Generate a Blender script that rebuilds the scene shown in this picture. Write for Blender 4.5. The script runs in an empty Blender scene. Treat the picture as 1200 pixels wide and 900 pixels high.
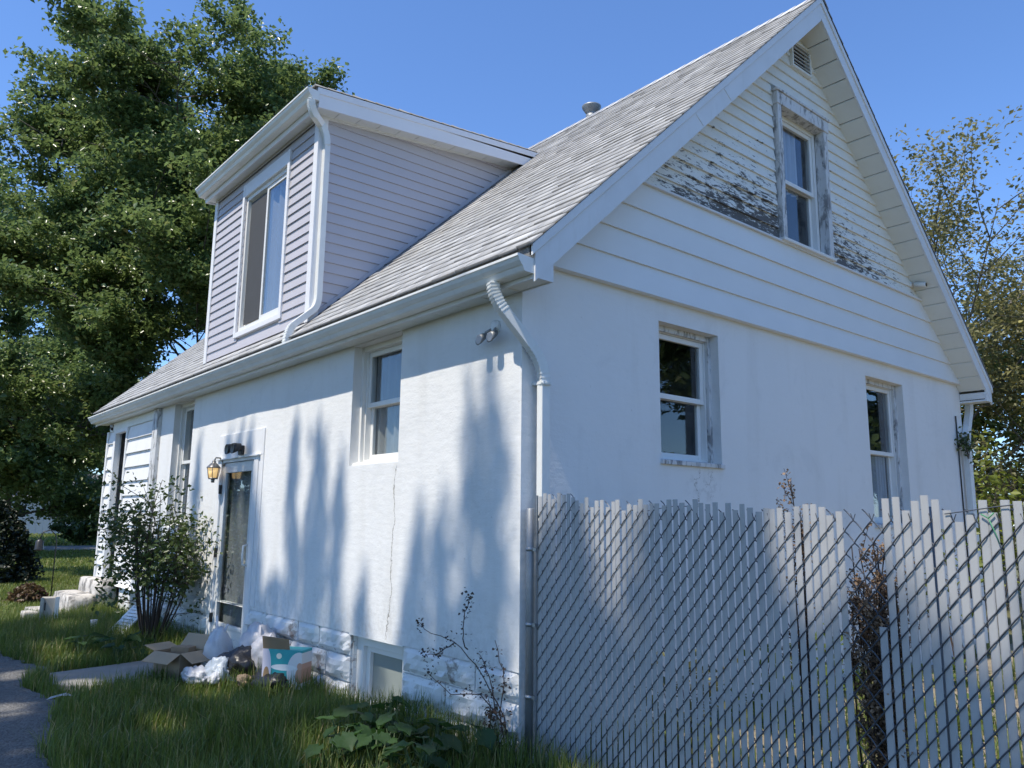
import bpy, bmesh, math, random
import numpy as np
from mathutils import Vector, Matrix, noise as mnoise

R = math.radians
scene = bpy.context.scene
COL = scene.collection

# ------------------------------------------------------------------ camera, sky, sun, exposure
def camera_matrix(yaw, pitch, roll, loc):
    f = Vector((math.sin(yaw)*math.cos(pitch), math.cos(yaw)*math.cos(pitch), math.sin(pitch)))
    r = Vector((math.cos(yaw), -math.sin(yaw), 0)); u = r.cross(f)
    c, s = math.cos(roll), math.sin(roll)
    r2, u2 = c*r + s*u, -s*r + c*u
    m = Matrix((r2, u2, -f)).transposed().to_4x4(); m.translation = loc
    return m
cam_data = bpy.data.cameras.new('camera')
cam = bpy.data.objects.new('camera', cam_data); COL.objects.link(cam)
cam.matrix_world = camera_matrix(R(39.98), R(9.803), R(0.649), Vector((-3.260, -3.791, 1.45)))
cam_data.sensor_width = 36; cam_data.lens = 919.36/1200*36
cam_data.clip_start = 0.05; cam_data.clip_end = 2000
scene.camera = cam

SUN_EL, SUN_AZ = R(60), R(1.5)          # azimuth measured from -X towards -Y
SUN_DIR = Vector((-math.cos(SUN_EL)*math.cos(SUN_AZ), -math.cos(SUN_EL)*math.sin(SUN_AZ), math.sin(SUN_EL)))
world = bpy.data.worlds.new('World'); scene.world = world; world.use_nodes = True
wn = world.node_tree.nodes; wl = world.node_tree.links
sky = wn.new('ShaderNodeTexSky'); sky.sky_type = 'NISHITA'; sky.sun_disc = False
sky.sun_elevation = SUN_EL
sky.sun_rotation = math.atan2(SUN_DIR.x, SUN_DIR.y)
sky.air_density = 1.0; sky.dust_density = 0.15; sky.ozone_density = 3.0; sky.altitude = 300
hs = wn.new('ShaderNodeMix'); hs.data_type = 'RGBA'; hs.blend_type = 'MULTIPLY'; hs.inputs[0].default_value = 1.0; hs.inputs[7].default_value = (.73, .91, 1.15, 1)   # white balance of the whole sky
wl.new(sky.outputs[0], hs.inputs[6]); wl.new(hs.outputs[2], wn['Background'].inputs[0]); wn['Background'].inputs[1].default_value = 0.145
sl = bpy.data.lights.new('sun', 'SUN'); sl.energy = 3.75; sl.angle = R(0.55); sl.color = (1.0, 0.925, 0.80)
so = bpy.data.objects.new('sun', sl); COL.objects.link(so)
so.rotation_euler = SUN_DIR.to_track_quat('Z', 'Y').to_euler(); so.location = (-20, 0, 40)
vs = scene.view_settings
vs.view_transform = 'Standard'; vs.look = 'None'; vs.exposure = 0.56; vs.gamma = 1.0; vs.use_curve_mapping = False
scene.cycles.use_denoising = True
scene.cycles.max_bounces = 7; scene.cycles.diffuse_bounces = 3; scene.cycles.transparent_max_bounces = 12
scene.cycles.caustics_reflective = False; scene.cycles.caustics_refractive = False

# ------------------------------------------------------------------ material helpers
class NT:
    def __init__(s, name):
        s.m = bpy.data.materials.new(name); s.m.use_nodes = True
        s.t = s.m.node_tree; s.b = s.t.nodes['Principled BSDF']; s.out = s.t.nodes['Material Output']
    def n(s, typ, ins=None, **props):
        nd = s.t.nodes.new('ShaderNode'+typ)
        for k, v in props.items(): setattr(nd, k, v)
        for k, v in (ins or {}).items(): s.set(nd.inputs[k], v)
        return nd
    def set(s, sock, v):
        if isinstance(v, bpy.types.NodeSocket): s.t.links.new(v, sock)
        elif isinstance(v, bpy.types.Node): s.t.links.new(v.outputs[0], sock)
        else: sock.default_value = v
    def obj(s): return s.n('TexCoord').outputs['Object']
    def noise(s, scale, detail=4, rough=.55, vec=None, dist=0.):
        return s.n('TexNoise', {'Vector': vec if vec is not None else s.obj(), 'Scale': scale, 'Detail': detail, 'Roughness': rough, 'Distortion': dist}).outputs['Fac']
    def mapv(s, scale, loc=(0,0,0), vec=None):
        return s.n('Mapping', {'Vector': vec if vec is not None else s.obj(), 'Scale': scale, 'Location': loc}).outputs[0]
    def math(s, op, a, b=0., c=0., clamp=False):
        nd = s.n('Math', operation=op); nd.use_clamp = clamp
        s.set(nd.inputs[0], a); s.set(nd.inputs[1], b); s.set(nd.inputs[2], c); return nd.outputs[0]
    def ramp(s, fac, a, b, lo=0., hi=1.):
        return s.n('MapRange', {'Value': fac, 'From Min': a, 'From Max': b, 'To Min': lo, 'To Max': hi}).outputs[0]
    def mix(s, fac, a, b):
        nd = s.n('Mix', data_type='RGBA'); s.set(nd.inputs[0], fac)
        for sock, v in ((nd.inputs[6], a), (nd.inputs[7], b)):
            if isinstance(v, tuple) and len(v) == 3: v = v + (1.,)
            s.set(sock, v)
        return nd.outputs[2]
    def bump(s, h, strength=.3, dist=.01, normal=None):
        nd = s.n('Bump', {'Height': h, 'Strength': strength, 'Distance': dist})
        if normal is not None: s.set(nd.inputs['Normal'], normal)
        return nd.outputs[0]
    def attr(s, name): return s.n('Attribute', attribute_name=name).outputs['Fac']
    def fin(s, color=None, rough=None, normal=None, **kw):
        if color is not None:
            if isinstance(color, tuple) and len(color) == 3: color = color + (1.,)
            s.set(s.b.inputs['Base Color'], color)
        if rough is not None: s.set(s.b.inputs['Roughness'], rough)
        if normal is not None: s.set(s.b.inputs['Normal'], normal)
        for k, v in kw.items(): s.set(s.b.inputs[k.replace('_', ' ')], v)
        return s.m

def plain(name, col, rough=.6, var=.12, scale=6., bump=.0, metallic=0.):
    t = NT(name); nz = t.noise(scale, 5)
    dk = tuple(c*(1-var) for c in col); lt = tuple(min(1, c*(1+var)) for c in col)
    nrm = t.bump(t.noise(scale*12, 3), bump, .004) if bump else None
    return t.fin(t.mix(nz, dk, lt), rough, nrm, Metallic=metallic)

def mat_stucco():
    t = NT('white_stucco'); o = t.obj()
    big = t.noise(1.1, 5, vec=o); streak = t.noise(1.0, 5, vec=t.mapv((3.2, 3.2, .45)))
    grime = t.ramp(streak, .53, .78)
    col = t.mix(big, (.74, .745, .74), (.83, .83, .82))
    col = t.mix(t.math('MULTIPLY', grime, .26), col, (.52, .50, .45))
    sepz = t.n('SeparateXYZ', {'Vector': o}).outputs['Z']
    splash = t.math('MULTIPLY', t.ramp(t.math('ADD', sepz, t.math('MULTIPLY', t.noise(5, 5), .9)), 1.45, .75), t.ramp(t.noise(19, 5, .65), .42, .62))
    col = t.mix(t.math('MULTIPLY', splash, .38, clamp=True), col, (.38, .36, .31))
    blot = t.ramp(t.noise(2.7, 6, .62, dist=.8), .56, .66)
    col = t.mix(t.math('MULTIPLY', blot, .14), col, (.55, .56, .56))
    sep = t.n('SeparateXYZ', {'Vector': o})
    # hairline cracks: one down the long wall below the window, two under the gable window
    def crack(coord, c0, amp, lo, hi, other, width, sc):
        wob = t.n('TexNoise', {'Vector': o, 'Scale': sc, 'Detail': 6, 'Roughness': .65}).outputs['Fac']
        d = t.math('ABSOLUTE', t.math('SUBTRACT', t.math('SUBTRACT', coord, c0), t.math('MULTIPLY', t.math('SUBTRACT', wob, .5), amp)))
        line = t.ramp(d, width, width*.25)
        win = t.math('MULTIPLY', t.ramp(sep.outputs['Z'], lo, lo+.04), t.ramp(sep.outputs['Z'], hi, hi-.04))
        return t.math('MULTIPLY', t.math('MULTIPLY', line, win), other, clamp=True)
    onleft = t.math('LESS_THAN', sep.outputs['X'], .02)
    ongab = t.math('LESS_THAN', sep.outputs['Y'], .02)
    onleft = t.math('MULTIPLY', onleft, t.math('GREATER_THAN', sep.outputs['Y'], .05))
    c1 = crack(sep.outputs['Y'], 1.50, .34, .53, 1.86, onleft, .010, 2.3)
    c2 = crack(sep.outputs['X'], 1.78, .5, 1.45, 1.87, ongab, .005, 3.0)
    c3 = crack(sep.outputs['X'], 1.98, .7, 1.60, 1.87, ongab, .004, 4.1)
    cr = t.math('MAXIMUM', c1, t.math('MAXIMUM', c2, c3))
    # grimy patch under the gable window
    dx = t.math('ABSOLUTE', t.math('SUBTRACT', sep.outputs['X'], 1.93)); dz = t.math('ABSOLUTE', t.math('SUBTRACT', sep.outputs['Z'], 1.72))
    patch = t.math('MULTIPLY', t.math('MULTIPLY', t.ramp(dx, .3, .0), t.ramp(dz, .16, .02)), t.math('MULTIPLY', ongab, t.ramp(t.noise(14, 4), .5, .62)))
    col = t.mix(t.math('MULTIPLY', patch, .45, clamp=True), col, (.42, .42, .40))
    spot = t.ramp(t.noise(23, 3), .715, .74)
    col = t.mix(t.math('MULTIPLY', spot, .35), col, (.40, .38, .34))
    col = t.mix(t.math('MULTIPLY', cr, .8), col, (.28, .26, .23))
    fine = t.noise(75, 4); mid = t.noise(11, 5, .6); trowel = t.noise(1., 4, vec=t.mapv((6, 6, 26)))
    h = t.math('ADD', t.math('MULTIPLY', fine, .25), t.math('ADD', t.math('MULTIPLY', mid, .9), t.math('MULTIPLY', trowel, .5)))
    h = t.math('SUBTRACT', h, t.math('MULTIPLY', cr, 1.5))
    return t.fin(col, .85, t.bump(h, .34, .012))

def mat_rockface():
    t = NT('white_painted_rockface'); n1 = t.noise(7, 6, .6); n2 = t.noise(30, 4)
    col = t.mix(n1, (.70, .70, .69), (.82, .82, .80))
    chip = t.ramp(t.noise(5.5, 6, .7), .55, .61)
    col = t.mix(t.math('MULTIPLY', chip, .8), col, (.26, .22, .19))
    rust = t.ramp(t.noise(9, 4, vec=t.mapv((1,1,1),(4,2,7))), .64, .70)
    col = t.mix(t.math('MULTIPLY', rust, .55), col, (.22, .11, .07))
    return t.fin(col, .85, t.bump(t.math('ADD', n1, t.math('MULTIPLY', n2, .3)), .6, .02))

def mat_peeling(name, base=(.80, .80, .76), wood=(.11, .105, .10), heavy=False):
    t = NT(name); o = t.obj(); sep = t.n('SeparateXYZ', {'Vector': o})
    wob = t.noise(1.0, 6, .72, vec=t.mapv((7, 7, 34)), dist=.4)
    wob2 = t.noise(1.0, 6, .75, vec=t.mapv((22, 22, 60)))
    v = t.math('ADD', t.math('MULTIPLY', wob, .62), t.math('MULTIPLY', wob2, .38))
    if heavy:
        v = t.noise(1.0, 6, .7, vec=t.mapv((16, 16, 5)), dist=.5); mask = t.ramp(v, .50, .60)
    else:
        low = t.ramp(sep.outputs['Z'], 5.9, 4.06)
        low2 = t.math('POWER', low, 3.2)
        dx = t.math('ABSOLUTE', t.math('SUBTRACT', sep.outputs['X'], 3.3))
        mid = t.ramp(dx, 2.9, .8)
        bias = t.math('MULTIPLY', t.math('MULTIPLY', low2, mid), .215)
        thr = t.math('SUBTRACT', .615, bias)
        mask = t.math('MULTIPLY', t.math('SUBTRACT', v, thr), 34., clamp=True)
    grain = t.noise(1.0, 5, vec=t.mapv((60, 60, 6) if heavy else (5, 5, 90)))
    wcol = t.mix(grain, tuple(c*.55 for c in wood), tuple(c*1.7 for c in wood))
    dirt = t.ramp(t.noise(1.0, 5, vec=t.mapv((2.5, 2.5, 9))), .45, .75)
    pcol = t.mix(t.math('MULTIPLY', dirt, .32), base, (.52, .51, .44))
    h = t.math('SUBTRACT', t.math('MULTIPLY', grain, .3), t.math('MULTIPLY', mask, 1.))
    return t.fin(t.mix(mask, pcol, wcol), t.ramp(mask, 0, 1, .55, .9), t.bump(h, .5, .004))

def mat_shingle():
    t = NT('grey_shingle'); a = t.attr('tone')
    g = t.noise(260, 2); blotch = t.noise(3.2, 4)
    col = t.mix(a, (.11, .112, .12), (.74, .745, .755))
    col = t.mix(t.ramp(g, .35, .7), t.mix(.35, col, (.20, .20, .205)), col)
    col = t.mix(t.math('MULTIPLY', t.ramp(blotch, .45, .75), .25), col, (.30, .29, .275))
    return t.fin(col, .92, t.bump(g, .5, .003))

def mat_trim(name, col=(.78, .785, .78), rough=.38, dirt=.2):
    t = NT(name); n1 = t.noise(1, 5, vec=t.mapv((3, 3, 3))); n2 = t.noise(1, 4, vec=t.mapv((18, 18, 3)))
    c = t.mix(t.math('MULTIPLY', t.ramp(n1, .42, .75), dirt), col, tuple(x*.62 for x in col))
    c = t.mix(t.math('MULTIPLY', t.ramp(n2, .58, .8), dirt*.8), c, (.45, .43, .38))
    return t.fin(c, t.ramp(n1, .3, .7, rough*.85, rough*1.25), t.bump(t.noise(7, 3), .12, .01))

def mat_vinyl(name, col):
    t = NT(name); n1 = t.noise(2.2, 4); grain = t.noise(1, 4, vec=t.mapv((9, 9, 140)))
    c = t.mix(n1, tuple(x*.94 for x in col), tuple(x*1.05 for x in col))
    return t.fin(c, .5, t.bump(grain, .12, .003))

def mat_glass(name='window_glass', tint=(.95, .97, .97), boost=1.2):
    t = NT(name); t.t.nodes.remove(t.b)
    wav = t.bump(t.noise(2.3, 2), .05, .02)
    lw = t.n('LayerWeight', {'Blend': .5, 'Normal': wav})
    f = t.math('MULTIPLY', t.math('ADD', .04, t.math('MULTIPLY', t.math('POWER', lw.outputs['Facing'], 5.), .96)), boost, clamp=True)
    tr = t.n('BsdfTransparent', {'Color': tint + (1,)})
    gl = t.n('BsdfGlossy', {'Color': (.95, .97, 1, 1), 'Roughness': .01, 'Normal': wav})
    mx = t.n('MixShader', {0: f, 1: tr.outputs[0], 2: gl.outputs[0]})
    t.set(t.out.inputs[0], mx.outputs[0]); return t.m

def mat_leaf(name, dark, light, trans=.3, rough=.42, spot=None):
    t = NT(name); a = t.attr('tone')
    c = t.mix(a, dark, light)
    if spot: c = t.mix(t.ramp(a, .86, .9), c, spot)
    t.fin(c, rough); t.set(t.b.inputs['Specular IOR Level'], .55)
    tl = t.n('BsdfTranslucent'); t.set(tl.inputs[0], t.mix(.5, c, tuple(min(1, x*1.7) for x in light)))
    mx = t.n('MixShader', {0: trans, 1: t.b.outputs[0], 2: tl.outputs[0]})
    t.set(t.out.inputs[0], mx.outputs[0]); return t.m

def mat_bark(name, col):
    t = NT(name); n1 = t.noise(1, 6, vec=t.mapv((14, 14, 3)))
    return t.fin(t.mix(n1, tuple(c*.55 for c in col), tuple(c*1.4 for c in col)), .9, t.bump(n1, .7, .02))

def mat_lawn():
    t = NT('lawn_soil'); n1 = t.noise(.9, 6); n2 = t.noise(26, 5)
    c = t.mix(n1, (.075, .085, .030), (.145, .14, .06)); c = t.mix(t.ramp(n2, .5, .8), c, (.19, .155, .095))
    return t.fin(c, .95, t.bump(n2, .6, .03))

def mat_gravel(name, a, b, sc):
    t = NT(name); v = t.n('TexVoronoi', {'Vector': t.obj(), 'Scale': sc}); n1 = t.noise(2.5, 6)
    sepc = t.n('SeparateColor', {'Color': v.outputs['Color']})
    c = t.mix(sepc.outputs[0], a, b); c = t.mix(t.math('MULTIPLY', n1, .5), c, tuple(x*.55 for x in a))
    return t.fin(c, .93, t.bump(t.math('SUBTRACT', t.math('MULTIPLY', n1, .5), v.outputs['Distance']), .8, .012))

def mat_concrete_paint():
    t = NT('peeling_white_concrete'); n1 = t.noise(4.5, 6, .65); n2 = t.noise(40, 3)
    base = t.mix(n2, (.46, .43, .39), (.64, .61, .57))
    bad = t.ramp(n1, .47, .58)
    low = t.mix(t.noise(15, 4), (.12, .12, .125), (.27, .25, .22))
    return t.fin(t.mix(bad, base, low), .9, t.bump(t.math('ADD', n1, t.math('MULTIPLY', n2, .3)), .6, .02))

def mat_bag(name, col, mark=None, trans=.25):
    t = NT(name); n1 = t.noise(16, 4)
    c = t.mix(n1, tuple(x*.85 for x in col), col)
    if mark:
        o = t.n('TexCoord').outputs['Object']; s = t.n('SeparateXYZ', {'Vector': o})
        dx = t.math('ABSOLUTE', t.math('SUBTRACT', s.outputs['Y'], mark[0])); dz = t.math('ABSOLUTE', t.math('SUBTRACT', s.outputs['Z'], mark[1]))
        box = t.math('MULTIPLY', t.math('LESS_THAN', dx, mark[2]), t.math('LESS_THAN', dz, mark[3]))
        ring = t.math('GREATER_THAN', t.math('ADD', t.math('POWER', t.math('MULTIPLY', dx, 1/mark[2]), 2.), t.math('POWER', t.math('MULTIPLY', dz, 1/mark[3]), 2.)), .16)
        side = t.math('LESS_THAN', s.outputs['X'], -.02)
        c = t.mix(t.math('MULTIPLY', t.math('MULTIPLY', box, ring), side), c, mark[4])
    t.fin(c, .33, t.bump(t.noise(22, 4, .6, dist=.6), .6, .012))
    tl = t.n('BsdfTranslucent'); t.set(tl.inputs[0], c)
    mx = t.n('MixShader', {0: trans, 1: t.b.outputs[0], 2: tl.outputs[0]}); t.set(t.out.inputs[0], mx.outputs[0]); return t.m

def mat_emit(name, col, strength):
    t = NT(name); t.fin(col, .4); t.set(t.b.inputs['Emission Color'], col + (1,)); t.set(t.b.inputs['Emission Strength'], strength); return t.m

def mat_carton():
    t = NT('printed_teal_carton'); s = t.n('SeparateXYZ', {'Vector': t.obj()})
    Y, Z = s.outputs['Y'], s.outputs['Z']
    c = t.mix(t.noise(9, 3), (.03, .30, .34), (.05, .42, .44))
    def ell(cy, cz, ry, rz):
        a = t.math('POWER', t.math('MULTIPLY', t.math('SUBTRACT', Y, cy), 1/ry), 2.); b = t.math('POWER', t.math('MULTIPLY', t.math('SUBTRACT', Z, cz), 1/rz), 2.)
        return t.math('LESS_THAN', t.math('ADD', a, b), 1.)
    c = t.mix(ell(-.19, .16, .13, .17), c, (.72, .72, .72))      # pale field
    c = t.mix(ell(.19, .17, .07, .2), c, (.62, .60, .70))
    c = t.mix(ell(-.02, .19, .14, .028), c, (.80, .82, .82))     # white band across
    c = t.mix(ell(.035, .29, .03, .026), c, (.80, .82, .70))
    c = t.mix(ell(-.20, .12, .045, .07), c, (.55, .30, .20))     # warm printed patches
    c = t.mix(ell(-.20, .205, .03, .032), c, (.60, .34, .24))
    c = t.mix(ell(.17, .10, .035, .09), c, (.34, .22, .12))
    return t.fin(c, .4)

MAT = dict(
    stucco=mat_stucco(), rock=mat_rockface(), clap=mat_peeling('peeling_white_clapboard'), oldwood=mat_peeling('weathered_grey_casing', (.66, .67, .68), (.24, .245, .25), True),
    shingle=mat_shingle(), deck=plain('roof_underlay', (.20, .20, .20), .9), trim=mat_trim('white_aluminium_trim', (.74, .755, .77)), gutter=mat_trim('white_gutter_paint', (.78, .795, .78), .36, .30),
    soffit=mat_trim('white_soffit', (.76, .77, .73), .45, .15), wide=mat_vinyl('white_wide_siding', (.77, .785, .79)), lilac=mat_vinyl('pale_lilac_vinyl', (.50, .485, .52)), vinyltrim=mat_vinyl('white_vinyl_trim', (.80, .80, .82)),
    porch=mat_trim('white_painted_boards', (.80, .80, .80), .55, .22), sash=mat_trim('white_sash', (.80, .80, .78), .4, .1), glass=mat_glass(), dark=plain('dark_void', (.012, .012, .014), .9), 
    curtain=plain('grey_curtain', (.40, .42, .47), .9, .1, 3), blind=plain('pale_blind', (.22, .23, .24), .8, .1, 5), screen=plain('insect_screen', (.06, .062, .066), .8), frost=plain('cloudy_green_pane', (.28, .31, .29), .35, .15, 4),
    doorpaint=mat_trim('grey_white_storm_door', (.66, .68, .69), .4, .18), steel=plain('galvanised_steel', (.34, .36, .38), .4, .2, 9, .1, .75), pipe=plain('galvanised_pipe', (.27, .285, .30), .5, .2, 14, .1, .5), slat=plain('silver_plastic_slat', (.40, .405, .415), .36, .2, 4.5),
    wire=plain('dull_fence_wire', (.09, .10, .118), .45, .25, 12, 0, .4), black=plain('black_plastic', (.022, .023, .025), .4), brass=plain('bronze_lamp_metal', (.30, .28, .25), .35, .2, 20, 0, .6), amber=mat_emit('amber_lamp_glass', (1., .66, .28), .45), lampglass=plain('pale_lamp_glass', (.75, .70, .58), .15),
    room_shade=plain('room_shade_colour', (.045, .045, .05), .9), dirt=mat_gravel('dry_yard_soil', (.24, .20, .14), (.36, .30, .21), 45), concrete=plain('grey_concrete', (.26, .25, .225), .9, .25, 5, .4), steps=mat_concrete_paint(), lawn=mat_lawn(), gravel=mat_gravel('gravel_drive', (.10, .098, .095), (.24, .235, .225), 75), road=mat_gravel('asphalt_road', (.16, .16, .16), (.24, .24, .235), 30),
    card=plain('brown_cardboard', (.30, .215, .135), .8, .12, 7, .1), cardin=plain('cardboard_inner', (.36, .27, .175), .8, .12, 7), carton=mat_carton(), bagw=mat_bag('white_plastic_bag', (.72, .73, .76)), bagr=mat_bag('white_bag_red_print', (.74, .73, .76), (-.01, .02, .045, .035, (.55, .03, .03))), bagb=mat_bag('black_plastic_bag', (.02, .02, .024), None, .0), bagn=mat_bag('blue_print_bag', (.55, .62, .70), (.0, .03, .05, .03, (.08, .18, .5))),
    bark=mat_bark('brown_bark', (.10, .085, .07)), twig=mat_bark('grey_twig', (.16, .145, .13)), stem=mat_bark('dark_stem', (.07, .05, .04)), greenstem=plain('green_stem', (.06, .10, .03), .6),
    maple=mat_leaf('maple_leaf', (.040, .082, .028), (.19, .26, .085), .40, .30, (.28, .27, .10)), shade=mat_leaf('shade_leaf', (.02, .045, .012), (.05, .09, .02), .2), autumn=mat_leaf('autumn_leaf', (.10, .105, .042), (.27, .255, .10), .34, .5, (.36, .32, .07)), shrubleaf=mat_leaf('shrub_leaf', (.025, .055, .018), (.10, .14, .036), .28, .4),
    yew=mat_leaf('dark_evergreen_leaf', (.006, .013, .006), (.022, .036, .012), .1, .5), yellowgreen=mat_leaf('yellow_green_leaf', (.05, .085, .015), (.23, .26, .035), .35, .45), weed=mat_leaf('broad_weed_leaf', (.020, .055, .011), (.042, .10, .020), .34, .55), deadseed=mat_leaf('dry_brown_seed', (.12, .075, .045), (.36, .24, .15), .15, .8), redleaf=mat_leaf('reddish_leaf', (.10, .045, .03), (.13, .10, .04), .2, .5),
    grass=mat_leaf('grass_blade', (.042, .085, .014), (.175, .23, .042), .40, .5, (.38, .32, .14)), lawnblade=mat_leaf('lawn_blade', (.075, .125, .022), (.19, .235, .045), .35, .55, (.26, .24, .09)),
    farwall=plain('far_white_siding', (.55, .56, .56), .8), farroof=plain('far_grey_roof', (.16, .16, .165), .9), picket=plain('weathered_picket_paint', (.38, .39, .39), .8, .25, 6))

# ------------------------------------------------------------------ mesh helpers
class MB:
    """collects shapes that become ONE mesh object"""
    def __init__(s): s.v, s.f, s.sm = [], [], []
    def add(s, vs, fs, smooth=False):
        k = len(s.v); s.v.extend(tuple(p) for p in vs); s.f.extend(tuple(i+k for i in f) for f in fs); s.sm.extend([smooth]*len(fs)); return s
    def box(s, x0, x1, y0, y1, z0, z1):
        x0, x1 = min(x0, x1), max(x0, x1); y0, y1 = min(y0, y1), max(y0, y1); z0, z1 = min(z0, z1), max(z0, z1)
        vs = [(x, y, z) for x in (x0, x1) for y in (y0, y1) for z in (z0, z1)]
        return s.add(vs, [(0,1,3,2), (4,6,7,5), (0,4,5,1), (2,3,7,6), (0,2,6,4), (1,5,7,3)])
    def hexa(s, p):    # 8 points: bottom ring 0-3, top ring 4-7
        return s.add(p, [(3,2,1,0), (4,5,6,7), (0,1,5,4), (1,2,6,5), (2,3,7,6), (3,0,4,7)])
    def prism(s, pts, a, b, axis):    # polygon extruded along an axis; pts are the two other coords in cyclic order
        def P(q, w):
            return {'x': (w, q[0], q[1]), 'y': (q[0], w, q[1]), 'z': (q[0], q[1], w)}[axis]
        n = len(pts); vs = [P(q, a) for q in pts] + [P(q, b) for q in pts]
        return s.add(vs, [tuple(range(n)), tuple(range(2*n-1, n-1, -1))] + [(i, i+n, (i+1) % n+n, (i+1) % n) for i in range(n)])
    def tube(s, path, rad, sides=6, cap=True):
        path = [Vector(p) for p in path]; n = len(path)
        rads = rad if isinstance(rad, (list, tuple)) else [rad]*n
        vs, fs = [], []; prev = None
        for i, p in enumerate(path):
            t = (path[min(i+1, n-1)] - path[max(i-1, 0)])
            if t.length < 1e-9: t = Vector((0, 0, 1))
            t.normalize()
            a = prev if prev is not None else (Vector((1, 0, 0)) if abs(t.x) < .9 else Vector((0, 1, 0)))
            a = (a - t*a.dot(t))
            if a.length < 1e-6: a = t.orthogonal()
            a.normalize(); b = t.cross(a); prev = a
            for k in range(sides):
                an = 2*math.pi*k/sides; vs.append(p + rads[i]*(math.cos(an)*a + math.sin(an)*b))
        for i in range(n-1):
            for k in range(sides):
                k2 = (k+1) % sides; fs.append((i*sides+k, i*sides+k2, (i+1)*sides+k2, (i+1)*sides+k))
        if cap: fs += [tuple(range(sides-1, -1, -1)), tuple(range((n-1)*sides, n*sides))]
        return s.add(vs, fs, sides > 4)
    def rect_sweep(s, path, w, d, side):   # rectangular profile; 'side' = fixed width direction hint
        path = [Vector(p) for p in path]; n = len(path); vs, fs = [], []
        prof = [(-w/2, -d/2), (-w/6, -d/2*.9), (w/6, -d/2), (w/2, -d/2), (w/2, d/2), (w/6, d/2), (-w/6, d/2), (-w/2, d/2)]
        m = len(prof)
        for i, p in enumerate(path):
            t = (path[min(i+1, n-1)] - path[max(i-1, 0)]).normalized()
            a = Vector(side); a = (a - t*a.dot(t)).normalized(); b = t.cross(a)
            for q in prof: vs.append(p + a*q[0] + b*q[1])
        for i in range(n-1):
            for k in range(m):
                k2 = (k+1) % m; fs.append((i*m+k, i*m+k2, (i+1)*m+k2, (i+1)*m+k))
        fs += [tuple(range(m-1, -1, -1)), tuple(range((n-1)*m, n*m))]
        return s.add(vs, fs)
    def lathe(s, prof, c, seg=16):
        vs = [(c[0]+r*math.cos(2*math.pi*k/seg), c[1]+r*math.sin(2*math.pi*k/seg), c[2]+z) for r, z in prof for k in range(seg)]
        fs = [(i*seg+k, i*seg+(k+1) % seg, (i+1)*seg+(k+1) % seg, (i+1)*seg+k) for i in range(len(prof)-1) for k in range(seg)]
        fs += [tuple(range(seg-1, -1, -1)), tuple(range((len(prof)-1)*seg, len(prof)*seg))]
        return s.add(vs, fs, True)
    def xf(s, fn): s.v = [tuple(fn(p)) for p in s.v]; return s
    def mesh(s, name):
        me = bpy.data.meshes.new(name); me.from_pydata(s.v, [], s.f)
        me.polygons.foreach_set('use_smooth', s.sm); me.update(); return me
    def build(s, name, mat, parent=None, bevel=0., fix=True):
        me = s.mesh(name)
        if fix:
            b = bmesh.new(); b.from_mesh(me); bmesh.ops.recalc_face_normals(b, faces=b.faces); b.to_mesh(me); b.free()
        return link(name, me, mat, parent, bevel)

def link(name, me, mat, parent=None, bevel=0., loc=None, rotz=None):
    o = bpy.data.objects.new(name, me); COL.objects.link(o)
    if mat is not None and not me.materials: me.materials.append(MAT[mat] if isinstance(mat, str) else mat)
    if parent is not None: o.parent = parent
    if loc is not None: o.location = loc
    if rotz is not None: o.rotation_euler = (0, 0, rotz)
    if bevel:
        md = o.modifiers.new('edge', 'BEVEL'); md.width = bevel; md.segments = 2; md.limit_method = 'ANGLE'; md.angle_limit = R(40)
    return o

def empty(name, loc=(0, 0, 0), rotz=0., parent=None):
    o = bpy.data.objects.new(name, None); COL.objects.link(o); o.location = loc; o.rotation_euler = (0, 0, rotz); o.empty_display_size = .1
    if parent is not None: o.parent = parent
    return o

def tag(o, label, cat, group=None):
    o['label'] = label; o['category'] = cat
    if group: o['group'] = group
    return o
def structure(o): o['kind'] = 'structure'; return o
def stuff(o): o['kind'] = 'stuff'; return o

def np_mesh(name, verts, faces_flat, corners, tone=None, smooth=False):
    """verts (N,3); faces all with the same corner count"""
    me = bpy.data.meshes.new(name); nv = len(verts); nf = len(faces_flat)//corners
    me.vertices.add(nv); me.vertices.foreach_set('co', np.asarray(verts, np.float32).ravel())
    me.loops.add(nf*corners); me.loops.foreach_set('vertex_index', np.asarray(faces_flat, np.int32).ravel())
    me.polygons.add(nf); me.polygons.foreach_set('loop_start', np.arange(0, nf*corners, corners, dtype=np.int32))
    if tone is not None:
        at = me.attributes.new('tone', 'FLOAT', 'FACE'); at.data.foreach_set('value', np.asarray(tone, np.float32))
    if smooth: me.polygons.foreach_set('use_smooth', np.ones(nf, bool))
    me.update(calc_edges=True); me.validate(); return me

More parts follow.
